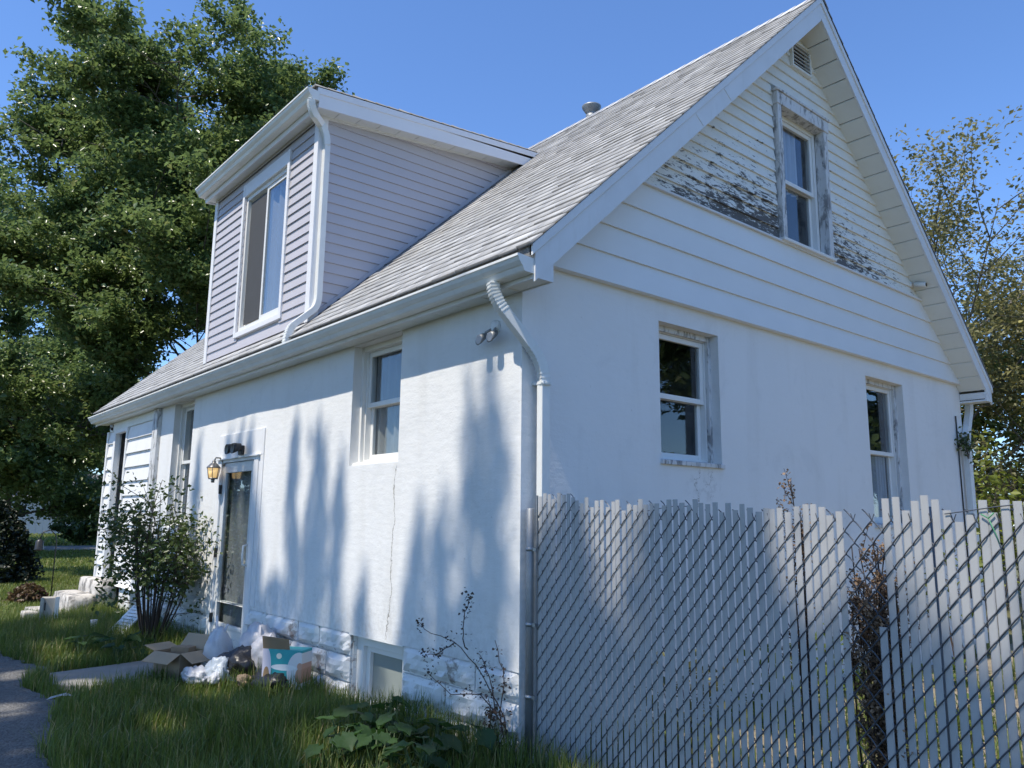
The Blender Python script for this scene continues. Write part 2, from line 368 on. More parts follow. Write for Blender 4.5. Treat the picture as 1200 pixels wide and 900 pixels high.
def leaf_mesh(name, pos, size, rng, up=.35, aspect=.62, tone=None, droop=None):
    """one folded diamond-like leaf (two quads sharing the midrib are merged into 2 tris each) per position"""
    n = len(pos); pos = np.asarray(pos)
    nrm = rng.normal(size=(n, 3)); nrm[:, 2] = np.abs(nrm[:, 2]) + up; nrm /= np.linalg.norm(nrm, axis=1)[:, None]
    t = rng.normal(size=(n, 3)); 
    if droop: t[:, 2] -= droop
    t -= nrm*np.sum(t*nrm, axis=1)[:, None]; t /= np.linalg.norm(t, axis=1)[:, None]
    b = np.cross(nrm, t); sz = (size*rng.uniform(.6, 1.3, n))[:, None]
    fold = nrm*sz*.16
    v = np.stack([pos - t*sz*.5, pos + b*sz*aspect*.5 + fold, pos + t*sz*.5, pos - b*sz*aspect*.5 + fold], axis=1).reshape(-1, 3)
    k = np.arange(n)*4
    f = np.stack([k, k+1, k+2, k, k+2, k+3], axis=1).ravel()
    if tone is None: tone = rng.uniform(0, 1, n)
    return np_mesh(name, v, f, 3, np.repeat(tone, 2))

def blade_mesh(name, base, height, width, rng, lean=.5):
    n = len(base); a = rng.uniform(0, 2*np.pi, n); d = np.stack([np.cos(a), np.sin(a), np.zeros(n)], 1); s = np.stack([-np.sin(a), np.cos(a), np.zeros(n)], 1)
    h = height[:, None]; w = width[:, None]; ln = (rng.uniform(.1, 1, n)**1.5*lean)[:, None]*h; up = np.array([0, 0, 1.])
    v = np.stack([base - s*w, base + s*w, base + d*ln*.35 + up*h*.55 + s*w*.75, base + d*ln*.35 + up*h*.55 - s*w*.75, base + d*ln + up*h*(1-.25*ln/h)], 1).reshape(-1, 3)
    k = np.arange(n)*5
    f = np.stack([k, k+1, k+2, k, k+2, k+3, k+3, k+2, k+4], 1).ravel()
    return np_mesh(name, v, f, 3, np.repeat(rng.uniform(0, 1, n), 3))

# ------------------------------------------------------------------ the ground
def grid_sheet(x0, x1, y0, y1, nx, ny, zf):
    m = MB(); vs = [(x0+(x1-x0)*i/nx, y0+(y1-y0)*j/ny, 0) for j in range(ny+1) for i in range(nx+1)]
    vs = [(x, y, zf(x, y)) for x, y, _ in vs]
    return m.add(vs, [(j*(nx+1)+i, j*(nx+1)+i+1, (j+1)*(nx+1)+i+1, (j+1)*(nx+1)+i) for j in range(ny) for i in range(nx)], True)
def ground_z(x, y):
    return .025*mnoise.noise(Vector((x*.7, y*.7, 3.1))) - .03
g = MB().add([(-600, -600, -.12), (600, -600, -.12), (600, 900, -.12), (-600, 900, -.12)], [(0, 1, 2, 3)])
structure(g.build('ground', 'lawn'))
structure(grid_sheet(-14, 16, -12, 32.6, 120, 178, ground_z).build('lawn', 'lawn', fix=False))
structure(MB().box(-60, 80, 33, 38.5, -.1, .0).build('road', 'road'))
structure(grid_sheet(.12, 13, -10, -.01, 60, 46, lambda x, y: ground_z(x, y)+.012).build('yard', 'dirt', fix=False))
def drive_edge(y):
    pts = [(-14, -1.9), (0, -2.15), (1.6, -2.2), (2.6, -2.0), (3.4, -1.8), (4.2, -1.95), (5.0, -1.62), (6.2, -1.85), (8, -1.95), (12, -2.2), (33, -2.3)]
    for (a, xa), (b, xb) in zip(pts, pts[1:]):
        if a <= y <= b: return xa+(xb-xa)*(y-a)/(b-a) + .09*mnoise.noise(Vector((y*2.3, 0, 0)))+.07*mnoise.noise(Vector((y*7.1, 3, 0)))+.035*mnoise.noise(Vector((y*17, 5, 0)))
    return -2.2
m = MB(); ys = [-14+.06*i for i in range(783)]
for y in ys:
    e = drive_edge(y)
    for k in range(7): m.v.append((e-(e+5.6)*k/6 if k < 6 else -5.6, y, .018+.012*mnoise.noise(Vector((k*.6, y, 1)))))
m.f = [(j*7+k, j*7+k+1, (j+1)*7+k+1, (j+1)*7+k) for j in range(len(ys)-1) for k in range(6)]; m.sm = [True]*len(m.f)
structure(m.build('driveway', 'gravel'))
pth = MB()
outl = [(-1.72, 4.05), (-1.45, 3.78), (-1.1, 3.92), (-.62, 3.98), (-.05, 4.2), (-.05, 5.2), (-.6, 4.85), (-1.2, 4.7), (-1.66, 4.62)]
pth.prism(outl, -.05, .032, 'z'); structure(pth.build('path', 'concrete', bevel=.012))

# ------------------------------------------------------------------ the house
SL, A0 = .92, 3.325                 # left roof slope: top surface z = A0 + SL*x
XC = 3.649; RIDGE = A0+SL*XC; SR = .96
def roof_in(x): return 3.05+SL*x if x < XC else 3.06+SR*(7.16-x)
house = empty('house')
tag(house, 'white stucco gable house with grey shingle roof, lilac dormer and peeling attic clapboards', 'house')

def LEFT(p): return (p[1], -p[0], p[2])       # local (right, inward, up) -> left wall, x = inward, y = -right
def GABLE(p): return (p[0], p[1], p[2])

def wall_panel(name, u0, u1, v0, v1, holes, depth, fn, mat, parent, step=.12, amp=.006, seed=0, taper=None):
    us = sorted({u0, u1, *[h[0] for h in holes], *[h[1] for h in holes]}); vv = sorted({v0, v1, *[h[2] for h in holes], *[h[3] for h in holes]})
    def sub(a):
        r = []
        for p, q in zip(a, a[1:]):
            n = max(1, round((q-p)/step)); r += [p+(q-p)*i/n for i in range(n)]
        return r+[a[-1]]
    us, vv = sub(us), sub(vv)
    def onedge(u, v): return any(h[0]-1e-6 <= u <= h[1]+1e-6 and h[2]-1e-6 <= v <= h[3]+1e-6 for h in holes) or u in (u0, u1) or v in (v0, v1)
    m = MB(); nu = len(us)
    for v in vv:
        for u in us:
            d = 0 if onedge(u, v) else amp*mnoise.noise(Vector((u*1.4+seed, v*1.4, seed*3.3)))+amp*.5*mnoise.noise(Vector((u*4+seed, v*4, 7)))
            m.v.append((u, d, v))
    for j in range(len(vv)-1):
        for i in range(nu-1):
            cu, cv = (us[i]+us[i+1])/2, (vv[j]+vv[j+1])/2
            if any(h[0] < cu < h[1] and h[2] < cv < h[3] for h in holes): continue
            m.f.append((j*nu+i, j*nu+i+1, (j+1)*nu+i+1, (j+1)*nu+i)); m.sm.append(True)
    for a, b, c, d in holes:
        for q in (((a,0,c),(a,depth,c),(a,depth,d),(a,0,d)), ((b,0,d),(b,depth,d),(b,depth,c),(b,0,c)), ((a,0,d),(a,depth,d),(b,depth,d),(b,0,d)), ((b,0,c),(b,depth,c),(a,depth,c),(a,0,c))):
            m.add(q, [(0, 1, 2, 3)])
    m.xf(fn); return m.build(name, mat, parent, fix=False)

WIN_L = (-2.25, -1.47, 1.885, 2.93); WIN_F = (-7.15, -6.37, 1.30, 2.93); DOOR = (-5.24, -4.25, .10, 2.08)
wall_panel('wall', -7.72, 0, .53, 2.97, [WIN_L, WIN_F, (DOOR[0], DOOR[1], .53, DOOR[3])], .22, LEFT, 'stucco', house, seed=1)
WG1 = (1.39, 2.155, 1.885, 2.98); WG2 = (4.72, 5.575, 1.42, 2.97)
wall_panel('wall', 0, 7.16, -.2, 3.17, [WG1, WG2], .22, GABLE, 'stucco', house, seed=5)
m = MB(); m.box(6.96, 7.16, .001, 10.5, -.2, 3.1); m.build('wall', 'stucco', house)
m = MB(); m.prism([(.0, -.2), (7.0, -.2), (7.0, 3.1), (XC, 6.3), (.0, 3.0)], 10.4, 10.5, 'y'); m.build('wall', 'porch', house)

# rock-faced foundation: a backing wall and the single blocks
found = wall_panel('foundation', -7.72, 0, -.25, .54, [(-2.1, -1.32, .03, .535), (DOOR[0], DOOR[1], .03, .535)], .2, lambda p: LEFT((p[0], p[1]+.035, p[2])), 'rock', house, amp=.002, seed=2)
def rock_block(w, h, seed):
    m = MB(); nx, nz = max(5, int(w/.05)), 5
    for j in range(nz+1):
        for i in range(nx+1):
            u, v = i/nx, j/nz; e = min(u*w, (1-u)*w, v*h, (1-v)*h)
            b = .0 if e < 1e-6 else min(1, e/.035)
            d = -b*(.016+.055*abs(mnoise.noise(Vector((u*w*6+seed, v*h*8, seed*1.7)))) + .014*mnoise.noise(Vector((u*w*19, v*h*19+seed, 4))))
            m.v.append((u*w+.006-u*.012, d, v*h+.006-v*.012))
    n = nx+1
    m.f = [(j*n+i, j*n+i+1, (j+1)*n+i+1, (j+1)*n+i) for j in range(nz) for i in range(nx)]; m.sm = [False]*len(m.f)
    ring = [i for i in range(n)] + [j*n+nx for j in range(1, nz+1)] + [nz*n+i for i in range(nx-1, -1, -1)] + [j*n for j in range(nz-1, 0, -1)]
    k = len(m.v); m.v += [(m.v[i][0], .06, m.v[i][2]) for i in ring]; L = len(ring)
    m.f += [(ring[i], k+i, k+(i+1) % L, ring[(i+1) % L]) for i in range(L)]; m.sm += [False]*L
    return m
rng = random.Random(4)
variants = {}
for row, (z0, hh) in enumerate([(-.06, .2), (.145, .2), (.35, .185)]):
    edges = [0, .45, 1.32] if row != 1 else [0, .22, .78, 1.32]
    segs = [(-edges[i+1], -edges[i]) for i in range(len(edges)-1)]
    u = -2.1 
    while u > -7.6:
        w = rng.choice([.42, .56, .7]); lo, hi = max(u-w, -7.7), u
        if hi > DOOR[0] and lo < DOOR[1]:
            if hi > DOOR[1]: segs.append((DOOR[1], hi))
            u = DOOR[0] if lo > DOOR[0]-.01 or True else lo
            continue
        segs.append((lo, hi)); u = lo
    for lo, hi in segs:
        if hi-lo < .05: continue
        w = round((hi-lo)/.07)*.07; key = (w, hh, rng.randint(0, 2))
        if key not in variants: variants[key] = rock_block(1., hh, len(variants)*5.3+2).xf(LEFT).mesh('block') if False else rock_block(w, hh, len(variants)*5.3+2).xf(LEFT).mesh('block')
        o = link('block', variants[key], 'rock', found, loc=(.012, -lo, z0)); o.scale = (1, (hi-lo)/w, 1)

# --- windows: local frame x right, y inward, z up
def make_window(origin, rotz, w, h, d, slide=False, casing=None, curtain=None, sill=True, screen=False, rail=.5, blind=None):
    win = MB()
    for q in ((0, .045, 0, h), (w-.045, w, 0, h), (.045, w-.045, h-.05, h), (.045, w-.045, 0, .055)):
        win.box(q[0], q[1], d, d+.09, q[2], q[3])
    o = win.build('window', 'sash', house, bevel=.004); o.location = origin; o.rotation_euler = (0, 0, rotz)
    def sash(x0, x1, z0, z1, y, st=.042):
        s = MB()
        s.box(x0, x0+st, y, y+.03, z0, z1); s.box(x1-st, x1, y, y+.03, z0, z1); s.box(x0+st, x1-st, y+.001, y+.031, z1-st, z1); s.box(x0+st, x1-st, y+.001, y+.031, z0, z0+st)
        sb = s.build('sash', 'sash', o, bevel=.003)
        MB().box(x0+st-.004, x1-st+.004, y+.012, y+.016, z0+st-.004, z1-st+.004).build('pane', 'glass', o)
    i0, i1, b0, b1 = .047, w-.047, .057, h-.052
    if slide:
        mid = (i0+i1)/2
        sash(i0, mid+.02, b0, b1, d+.05); sash(mid-.02, i1, b0, b1, d+.012)
    else:
        mid = b0+(b1-b0)*rail
        sash(i0, i1, mid-.02, b1, d+.012); sash(i0, i1, b0, mid+.02, d+.05)
    rm = MB(); e = .06; y0_, y1_ = d+.095, d+.9  # added box behind the window; the room's shade is put into its dark colour
    rm.add([(-e, y0_, -e), (w+e, y0_, -e), (w+e, y0_, h+e), (-e, y0_, h+e), (-e, y1_, -e), (w+e, y1_, -e), (w+e, y1_, h+e), (-e, y1_, h+e)], [(0, 1, 5, 4), (1, 2, 6, 5), (2, 3, 7, 6), (3, 0, 4, 7), (4, 5, 6, 7)]); rm.build('dark_liner', 'room_shade', o)
    if screen: MB().box(i0+.03, (i0+i1)/2, d+.03, d+.032, b0+.03, b1-.03).build('screen', 'screen', o) if slide else MB().box(i0+.03, i1-.03, d+.036, d+.038, b0+.03, mid-.02).build('screen', 'screen', o)
    if casing:
        c = MB()
        c.box(-.0, .03, d-.035, d-.001, 0, h); c.box(w-.035, w, d-.035, d-.001, 0, h); c.box(.03, w-.035, d-.03, d-.001, h-.045, h)
        c.build('casing', casing, o, bevel=.003)
    if sill:
        fy = -.025 if casing == 'oldwood' else .03; s = MB(); s.hexa([(-.015, fy, -.012), (w+.012, fy, -.012), (w+.012, d+.02, -.002), (-.015, d+.02, -.002), (-.015, fy, .022), (w+.012, fy, .022), (w+.012, d+.02, .045), (-.015, d+.02, .045)])
        s.build('sill', 'oldwood' if casing == 'oldwood' else 'sash', o, bevel=.004)
    if curtain:
        n = 44; cb = MB(); x0, x1, z0, z1 = curtain
        for i in range(n+1):
            u = i/n; x = x0+(x1-x0)*u; y = d+.095+.022*math.sin(u*34+.6*math.sin(u*9))+.008*math.sin(u*71)
            cb.v += [(x, y, z0), (x, y+.004, z1)]
        cb.f = [(2*i, 2*i+2, 2*i+3, 2*i+1) for i in range(n)]; cb.sm = [True]*n
        cb.build('curtain', blind or 'curtain', o, fix=False)
    return o
HL = -math.pi/2
make_window((WG1[0], 0, WG1[2]), 0, WG1[1]-WG1[0], WG1[3]-WG1[2], .115, casing='oldwood', rail=.49)
make_window((WG2[0], 0, WG2[2]), 0, WG2[1]-WG2[0], WG2[3]-WG2[2], .115, casing='oldwood', rail=.50, curtain=(.42, .75, .05, .75))
make_window((0, 2.25, WIN_L[2]), HL, WIN_L[1]-WIN_L[0], WIN_L[3]-WIN_L[2], .115, casing='sash', rail=.5, curtain=(.05, .73, .05, 1.0), blind='blind')
make_window((0, 7.15, WIN_F[2]), HL, WIN_F[1]-WIN_F[0], WIN_F[3]-WIN_F[2], .115, casing='sash', rail=.52)
# attic window in its weathered casing
make_window((3.215, -.02, 4.075), 0, .79, 1.36, .05, sill=False, rail=.49, curtain=(.05, .60, .62, 1.33))
m = MB()
m.box(3.145, 3.215, -.075, .03, 4.05, 5.50); m.build('casing', 'oldwood', house, bevel=.004)
MB().box(4.006, 4.08, -.075, .03, 4.05, 5.47).build('casing', 'oldwood', house, bevel=.004)
m = MB(); m.box(3.13, 4.095, -.085, .03, 5.425, 5.55); m.box(3.11, 4.11, -.10, .0, 5.552, 5.575); m.build('head_casing', 'oldwood', house, bevel=.004)
MB().box(3.13, 4.095, -.09, .04, 4.045, 4.074).build('sill', 'sash', house, bevel=.004)
# basement window
bw = MB(); bw.box(-2.1, -2.0, .07, .16, .0, .53); bw.box(-1.42, -1.32, .07, .16, .0, .53); bw.box(-2.0, -1.42, .07, .16, .44, .53); bw.box(-2.0, -1.94, .10, .17, .0, .44); bw.box(-1.94, -1.42, .10, .17, .395, .44); bw.box(-2.12, -1.31, -.0, .07, .515, .545)
bo = bw.xf(LEFT).build('window', 'sash', house, bevel=.004); bo['label'] = 'low basement window with cloudy green pane'
MB().box(-1.945, -1.42, .13, .135, .0, .40).xf(LEFT).build('pane', 'frost', bo)

# --- lap boards
def clip(poly, a, b, c):
    out = []
    for i, p in enumerate(poly):
        q = poly[(i+1) % len(poly)]; dp, dq = a*p[0]+b*p[1]-c, a*q[0]+b*q[1]-c
        if dp <= 0: out.append(p)
        if (dp < 0 < dq) or (dq < 0 < dp):
            t = dp/(dp-dq); out.append((p[0]+(q[0]-p[0])*t, p[1]+(q[1]-p[1])*t))
    return out
def board(poly, z0, z1, p0, p1, back, fn, name, mat, parent, jit=0.):
    if len(poly) < 3: return
    n = len(poly); m = MB()
    pr = lambda z: p0+(p1-p0)*(z-z0)/(z1-z0)
    fr = [(u, -pr(z)-jit, z) for u, z in poly]; bk = [(u, back, z) for u, z in poly]
    m.add(fr+bk, [tuple(range(n)), tuple(range(2*n-1, n-1, -1))]+[(i, i+n, (i+1) % n+n, (i+1) % n) for i in range(n)])
    return m.xf(fn).build(name, mat, parent)
def gable_clip(poly):
    poly = clip(poly, -SL, 1, 3.06); return clip(poly, SR, 1, 3.07+SR*7.16) if len(poly) > 2 else poly
gw = MB()
for poly in ([(0, 3.1), (3.2, 3.1), (3.2, 6), (0, 6)], [(4.02, 3.1), (7.16, 3.1), (7.16, 6.2), (4.02, 6.2)], [(3.2, 3.1), (4.02, 3.1), (4.02, 4.07), (3.2, 4.07)], [(3.2, 5.44), (4.02, 5.44), (4.02, 6.6), (3.2, 6.6)]):
    p = gable_clip(poly); n = len(p); gw.add([(u, .015, z) for u, z in p], [tuple(range(n))])
gable = gw.build('gable_wall', 'clap', house)
zz = [3.147, 3.372, 3.592, 3.811, 4.03]
for i in range(4):
    z0, z1 = zz[i], zz[i+1]
    board(gable_clip([(-.02, z0), (7.2, z0), (7.2, z1+.012), (-.02, z1+.012)]), z0, z1+.012, .062 if i == 0 else .050, .030, .012, GABLE, 'wide_board', 'wide', gable)
board(gable_clip([(.9, 4.034), (6.3, 4.034), (6.3, 4.05), (.9, 4.05)]), 4.034, 4.05, .06, .06, .012, GABLE, 'drip_strip', 'trim', gable)
rng = random.Random(9); z = 4.052
while z < 6.4:
    z1 = z+.113; polys = []
    base = [(-.02, z), (7.2, z), (7.2, z1+.01), (-.02, z1+.01)]
    if z1 > 4.06 and z < 5.55: polys = [clip(base, 1, 0, 3.13), clip(base, -1, 0, -4.09)]
    elif z1 > 5.98 and z < 6.28: polys = [clip(base, 1, 0, 3.52), clip(base, -1, 0, -3.85)]
    else: polys = [base]
    for p in polys:
        p = gable_clip(p)
        if len(p) > 2: board(p, z, z1+.01, .034, .014, .012, GABLE, 'clapboard', 'clap', gable, rng.uniform(0, .003))
    z = z1
# louvred vent
v = MB(); v.box(3.50, 3.525, -.06, .01, 5.975, 6.285); v.box(3.845, 3.87, -.06, .01, 5.975, 6.285); v.box(3.525, 3.845, -.06, .01, 6.26, 6.285); v.box(3.525, 3.845, -.06, .01, 5.975, 6.0)
vo = v.build('vent', 'soffit', house, bevel=.003); MB().box(3.52, 3.85, .004, .01, 5.99, 6.27).build('backing', 'dark', vo)
sl_me = MB().hexa([(3.526, -.056, -.005), (3.844, -.056, -.005), (3.844, -.035, .004), (3.526, -.035, .004), (3.526, -.056, .0), (3.844, -.056, .0), (3.844, -.035, .009), (3.526, -.035, .009)]).mesh('slat')
for i in range(6): link('slat', sl_me, 'soffit', vo, loc=(0, 0, 6.03+.042*i))

# --- main roof
def top_z(x): return A0+SL*x if x < XC else RIDGE-SR*(x-XC)
rf = MB(); rf.prism([(-.19, top_z(-.19)-.012), (XC, RIDGE-.012), (7.35, top_z(7.35)-.012), (7.35, top_z(7.35)-.09), (XC, RIDGE-.11), (-.19, top_z(-.19)-.09)], -.30, 10.85, 'y')
roof = rf.build('roof', 'deck', house)
CS, SN = 1/math.hypot(1, SL), SL/math.hypot(1, SL)
def shingle_field(x0, y0, y1, length, slope, z_at0, rng, skip=None, expo=.14, sgn=1):
    cs, sn = 1/math.hypot(1, slope), slope/math.hypot(1, slope)
    V, F, T = [], [], []
    n = int(length/expo)+1
    for i in range(n):
        t0 = i*expo-.012; t1 = min((i+1)*expo+.015, length); y = y0+rng.uniform(-.1, 0); row = rng.uniform(-.05, .05)
        while y < y1:
            L = rng.choice([.12, .17, .22, .28, .36]); ya, yb = max(y, y0), min(y+L-.003, y1); y += L
            if yb-ya < .02: continue
            segs = [(ya, yb)]
            if skip:
                xm = x0+cs*(t0+t1)/2
                if skip[0] < xm < skip[1]:
                    segs = [(a, b) for a, b in ((ya, min(yb, skip[2])), (max(ya, skip[3]), yb)) if b-a > .015]
            th = rng.choice([.010, .011, .012, .016])+rng.uniform(0, .002); tone = min(1, max(0, rng.gauss(.68, .09)+row-(.05 if th < .015 else 0)))
            for a, b in segs:
                k = len(V)
                jt = rng.uniform(-.006, .006)
                for (t, nn) in ((t0+jt, -.004), (t0+jt, th), (t1, .004), (t1, -.004)):
                    for yy in (a, b): V.append((x0+sgn*(cs*t-sn*nn), yy, z_at0+sn*t+cs*nn))
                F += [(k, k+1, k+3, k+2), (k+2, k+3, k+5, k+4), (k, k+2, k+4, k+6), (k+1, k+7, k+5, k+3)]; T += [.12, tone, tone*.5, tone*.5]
    me = np_mesh('shingles', np.array(V), np.array(F).ravel(), 4, np.array(T)); return me
rng = random.Random(21)
xe = -.205
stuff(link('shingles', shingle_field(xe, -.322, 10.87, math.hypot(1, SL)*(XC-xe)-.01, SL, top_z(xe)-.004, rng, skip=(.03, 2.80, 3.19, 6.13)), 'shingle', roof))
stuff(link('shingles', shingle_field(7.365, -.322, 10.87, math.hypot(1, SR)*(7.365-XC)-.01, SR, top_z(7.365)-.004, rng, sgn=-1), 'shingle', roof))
rc = MB(); y = -.325
while y < 10.85:
    h = .012; L = .215
    pts = lambda o, w: [(XC-w, RIDGE-SL*w+o), (XC, RIDGE+o+.006), (XC+w, RIDGE-SR*w+o)]
    a, b = pts(.024, .13), pts(.010, .13)
    vs_ = [(p[0], y, p[1]) for p in a]+[(p[0], y+L, p[1]) for p in b]+[(p[0], y, p[1]-.012) for p in a]
    rc.add(vs_, [(0, 1, 4, 3), (1, 2, 5, 4), (0, 6, 7, 1), (1, 7, 8, 2)]); y += .14
me = rc.mesh('ridge_cap'); at = me.attributes.new('tone', 'FLOAT', 'FACE'); at.data.foreach_set('value', [rng.uniform(.45, .95) for _ in me.polygons])
stuff(link('ridge_cap', me, 'shingle', roof))
# rake boards (both slopes, near and far gable)
for y0 in (-.304, 10.83):
    m = MB(); m.prism([(-.158, 3.05-SL*.158), (XC, 3.05+SL*XC), (XC, top_z(XC)-.085), (-.158, top_z(-.158)-.085)], y0, y0+.02, 'y'); m.build('rake_board', 'trim', house)
    m = MB(); m.prism([(XC, roof_in(XC+1e-6)), (7.33, 3.06-SR*.17), (7.33, top_z(7.33)-.085), (XC, top_z(XC)-.085)], y0, y0+.02, 'y'); m.build('rake_board', 'trim', house)
    m = MB(); m.prism([(-.19, top_z(-.19)-.088), (XC, RIDGE-.088), (XC, RIDGE-.014), (-.19, top_z(-.19)-.014)], y0-.012, y0+.021, 'y'); m.build('rake_cap', 'trim', house, bevel=.003)
    m = MB(); m.prism([(XC, RIDGE-.088), (7.35, top_z(7.35)-.088), (7.35, top_z(7.35)-.014), (XC, RIDGE-.014)], y0-.012, y0+.021, 'y'); m.build('rake_cap', 'trim', house, bevel=.003)
# seam clips on the left rake board
for xs, w in ((2.02, .06), (1.62, .012)):
    zc = 3.05+SL*xs; m = MB(); m.prism([(xs, zc+.02), (xs+w, zc+.02+SL*w), (xs+w-.09, zc+.17+SL*(w-.09)), (xs-.09, zc+.17-SL*.09)], -.308, -.303, 'y'); m.build('seam', 'trim', house)
# soffit panels under the rakes
def rake_panel(a, b, left):
    zf = (lambda x: 3.05+SL*x) if left else (lambda x: 3.06+SR*(7.16-x))
    m = MB(); g = .005
    p = [(a+g, zf(a+g)), (b-g, zf(b-g)), (b-g, zf(b-g)+.014), (a+g, zf(a+g)+.014)]
    m.prism(p, -.2835, -.001, 'y'); return m
N = 22
for left in (True, False):
    xa, xb = (0., XC) if left else (XC, 7.16)
    for i in range(N):
        a, b = xa+(xb-xa)*i/N, xa+(xb-xa)*(i+1)/N
        rake_panel(a, b, left).build('soffit_panel', 'soffit', house, bevel=.003)
    m = MB(); zf = (lambda x: 3.05+SL*x) if left else (lambda x: 3.06+SR*(7.16-x))
    m.prism([(xa, zf(xa)+.016), (xb, zf(xb)+.016), (xb, zf(xb)+.03), (xa, zf(xa)+.03)], -.2836, .02, 'y'); m.build('soffit_backing', 'dark', house)
# eave: fascia, soffit panels, cornice returns
for s in (0, 1):
    X = (lambda x: x) if s == 0 else (lambda x: 7.16-x)
    MB().box(X(-.158), X(-.140), -.284, 10.83, 2.925, 3.12).build('fascia', 'trim', house)
    sp = MB().box(X(-.139), X(-.001), .004, .286, 2.934, 2.946).mesh('soffit_panel')
    y = -.284
    while y < 10.5:
        link('soffit_panel', sp, 'soffit', house, .002, loc=(0, y, 0)); y += .29
    MB().box(X(-.139), X(.0), -.284, 10.8, 2.95, 2.96).build('soffit_backing', 'dark', house)
    MB().box(X(-.138), X(-.002), -.301, -.2845, 2.928, 3.06 if s == 0 else 3.1).build('cornice_return', 'trim', house)
    MB().box(X(-.012), X(.0), -.2842, -.002, 2.927, 3.04).build('cornice_return', 'trim', house)

# --- gutters and downspouts
def gutter(x_back, z_bot, y0, y1, name='gutter'):
    pr = [(0, .095), (0, 0), (.07, 0), (.078, .006), (.086, .024), (.092, .036), (.100, .040), (.118, .062), (.126, .084), (.134, .088), (.134, .104), (.118, .104)]
    inn = [(.118, .1015), (.131, .1015), (.131, .0905), (.1235, .0865), (.1155, .064), (.098, .0425), (.0895, .038), (.0835, .026), (.076, .0085), (.069, .0025), (.0025, .0025), (.0025, .095)]
    prof = pr+inn; n = len(prof)
    vs_ = [(x_back-d, y, z_bot+z) for y in (y0, y1) for d, z in prof]
    fs = [(i, (i+1) % n, (i+1) % n+n, i+n) for i in range(n-1)]+[(n-1, 0, n, 2*n-1)]
    o = MB().add(vs_, fs).build(name, 'gutter', house)
    for y, s in ((y0, -1), (y1, 1)):
        e = MB(); k = len(pr); p = [(x_back-d, z_bot+z) for d, z in pr]
        e.prism(p, y, y+s*.003, 'y'); e.box(x_back-.001, x_back+.004, y-.003, y+.02, z_bot-.004, z_bot+.1)
        e.build('end_cap', 'gutter', o)
    return o
gutter(-.160, 2.955, -.29, 10.84)
gutter(-.118, 5.535, 2.99, 6.25)
MB().add([], []) 
def spout(path, w, d, side, parent=None):
    return MB().rect_sweep(path, w, d, side).build('downspout', 'gutter', house, bevel=.004)
def arc(p0, p1, p2, n=6):
    p0, p1, p2 = Vector(p0), Vector(p1), Vector(p2); return [(1-t)**2*p0+2*t*(1-t)*p1+t*t*p2 for t in [i/n for i in range(n+1)]]
# corner downspout: leaves the gutter, swings round the corner onto the gable wall
pa = arc((-.225, .03, 2.957), (-.225, .03, 2.86), (-.15, .0, 2.77))+arc((.03, -.055, 2.56), (.125, -.075, 2.46), (.128, -.075, 2.31))
d1 = spout(pa, .075, .062, (.35, 1, 0)); d1['label'] = 'crimped elbow piece'
MB().rect_sweep([(.128, -.07, 2.33), (.128, -.07, .12)], .052, .07, (0, 1, 0)).build('downspout', 'gutter', house, bevel=.003)
def crimps(path, w, d, side, mat='gutter', parent=None, k=9):
    m = MB(); path = [Vector(p) for p in path]
    for i in range(k):
        t = (i+.5)/k*(len(path)-1); j = int(t); p = path[j].lerp(path[j+1], t-j); q = (path[j+1]-path[j]).normalized()
        m.rect_sweep([p-q*.004, p+q*.004], w+.006, d+.006, side)
    return m.build('crimp', mat, parent)
crimps(pa[:7], .075, .062, (.35, 1, 0), parent=d1); crimps(pa[7:], .075, .062, (.35, 1, 0), parent=d1)
MB().box(.09, .166, -.11, -.0, 2.315, 2.335).build('strap', 'gutter', house)
# dormer downspout: gutter -> corner -> down the side wall -> elbow out over the shingles into the main gutter
pb = arc((-.185, 3.03, 5.54), (-.185, 3.03, 5.45), (-.12, 3.06, 5.40))+arc((-.02, 3.14, 5.38), (.06, 3.145, 5.31), (.062, 3.145, 5.17))
d2 = spout(pb, .078, .062, (.25, 1, 0)); crimps(pb[:7], .078, .062, (.25, 1, 0), parent=d2)
pc = [(.062, 3.15, 5.19), (.062, 3.15, 3.62)]+arc((.062, 3.15, 3.60), (.062, 3.15, 3.475), (-.0, 3.155, 3.425))+[Vector((-.15, 3.17, 3.285))]+arc((-.17, 3.17, 3.265), (-.225, 3.175, 3.21), (-.228, 3.175, 3.04))
d3 = spout(pc, .07, .06, (0.05, 1, 0)); crimps(pc[-7:], .07, .06, (0.05, 1, 0), parent=d3)
# right-hand downspout and its cable
pd = arc((7.385, -.02, 2.95), (7.385, -.02, 2.85), (7.3, -.03, 2.76))+arc((7.12, -.06, 2.55), (7.06, -.07, 2.48), (7.06, -.07, 2.36))+[Vector((7.06, -.07, .1))]
spout(pd, .075, .06, (.3, 1, 0))
MB().tube([(6.955, -.012, 2.75), (6.955, -.013, 2.2), (6.958, -.013, .6)], .008, 5).build('cable', 'black', house)
# vent pipe poking over the ridge
vp = MB(); vp.lathe([(.062, -.25), (.062, .13), (.078, .135), (.078, .20), (.068, .205), (.068, .225), (.085, .24), (.128, .31), (.130, .325), (.118, .325), (.07, .28)], (3.79, 3.02, 6.60), 18); vp.build('vent_pipe', 'pipe', house)

# --- the dormer
DX, DY0, DY1 = 0.0, 3.20, 6.12
def dtop(x): return 5.68+.0854*(x+.16)
db = MB(); db.prism([(.02, 3.34), (2.62, A0+SL*2.62), (2.62, 5.44+.085*2.62), (.02, 5.44)], DY0+.02, DY1-.02, 'y')
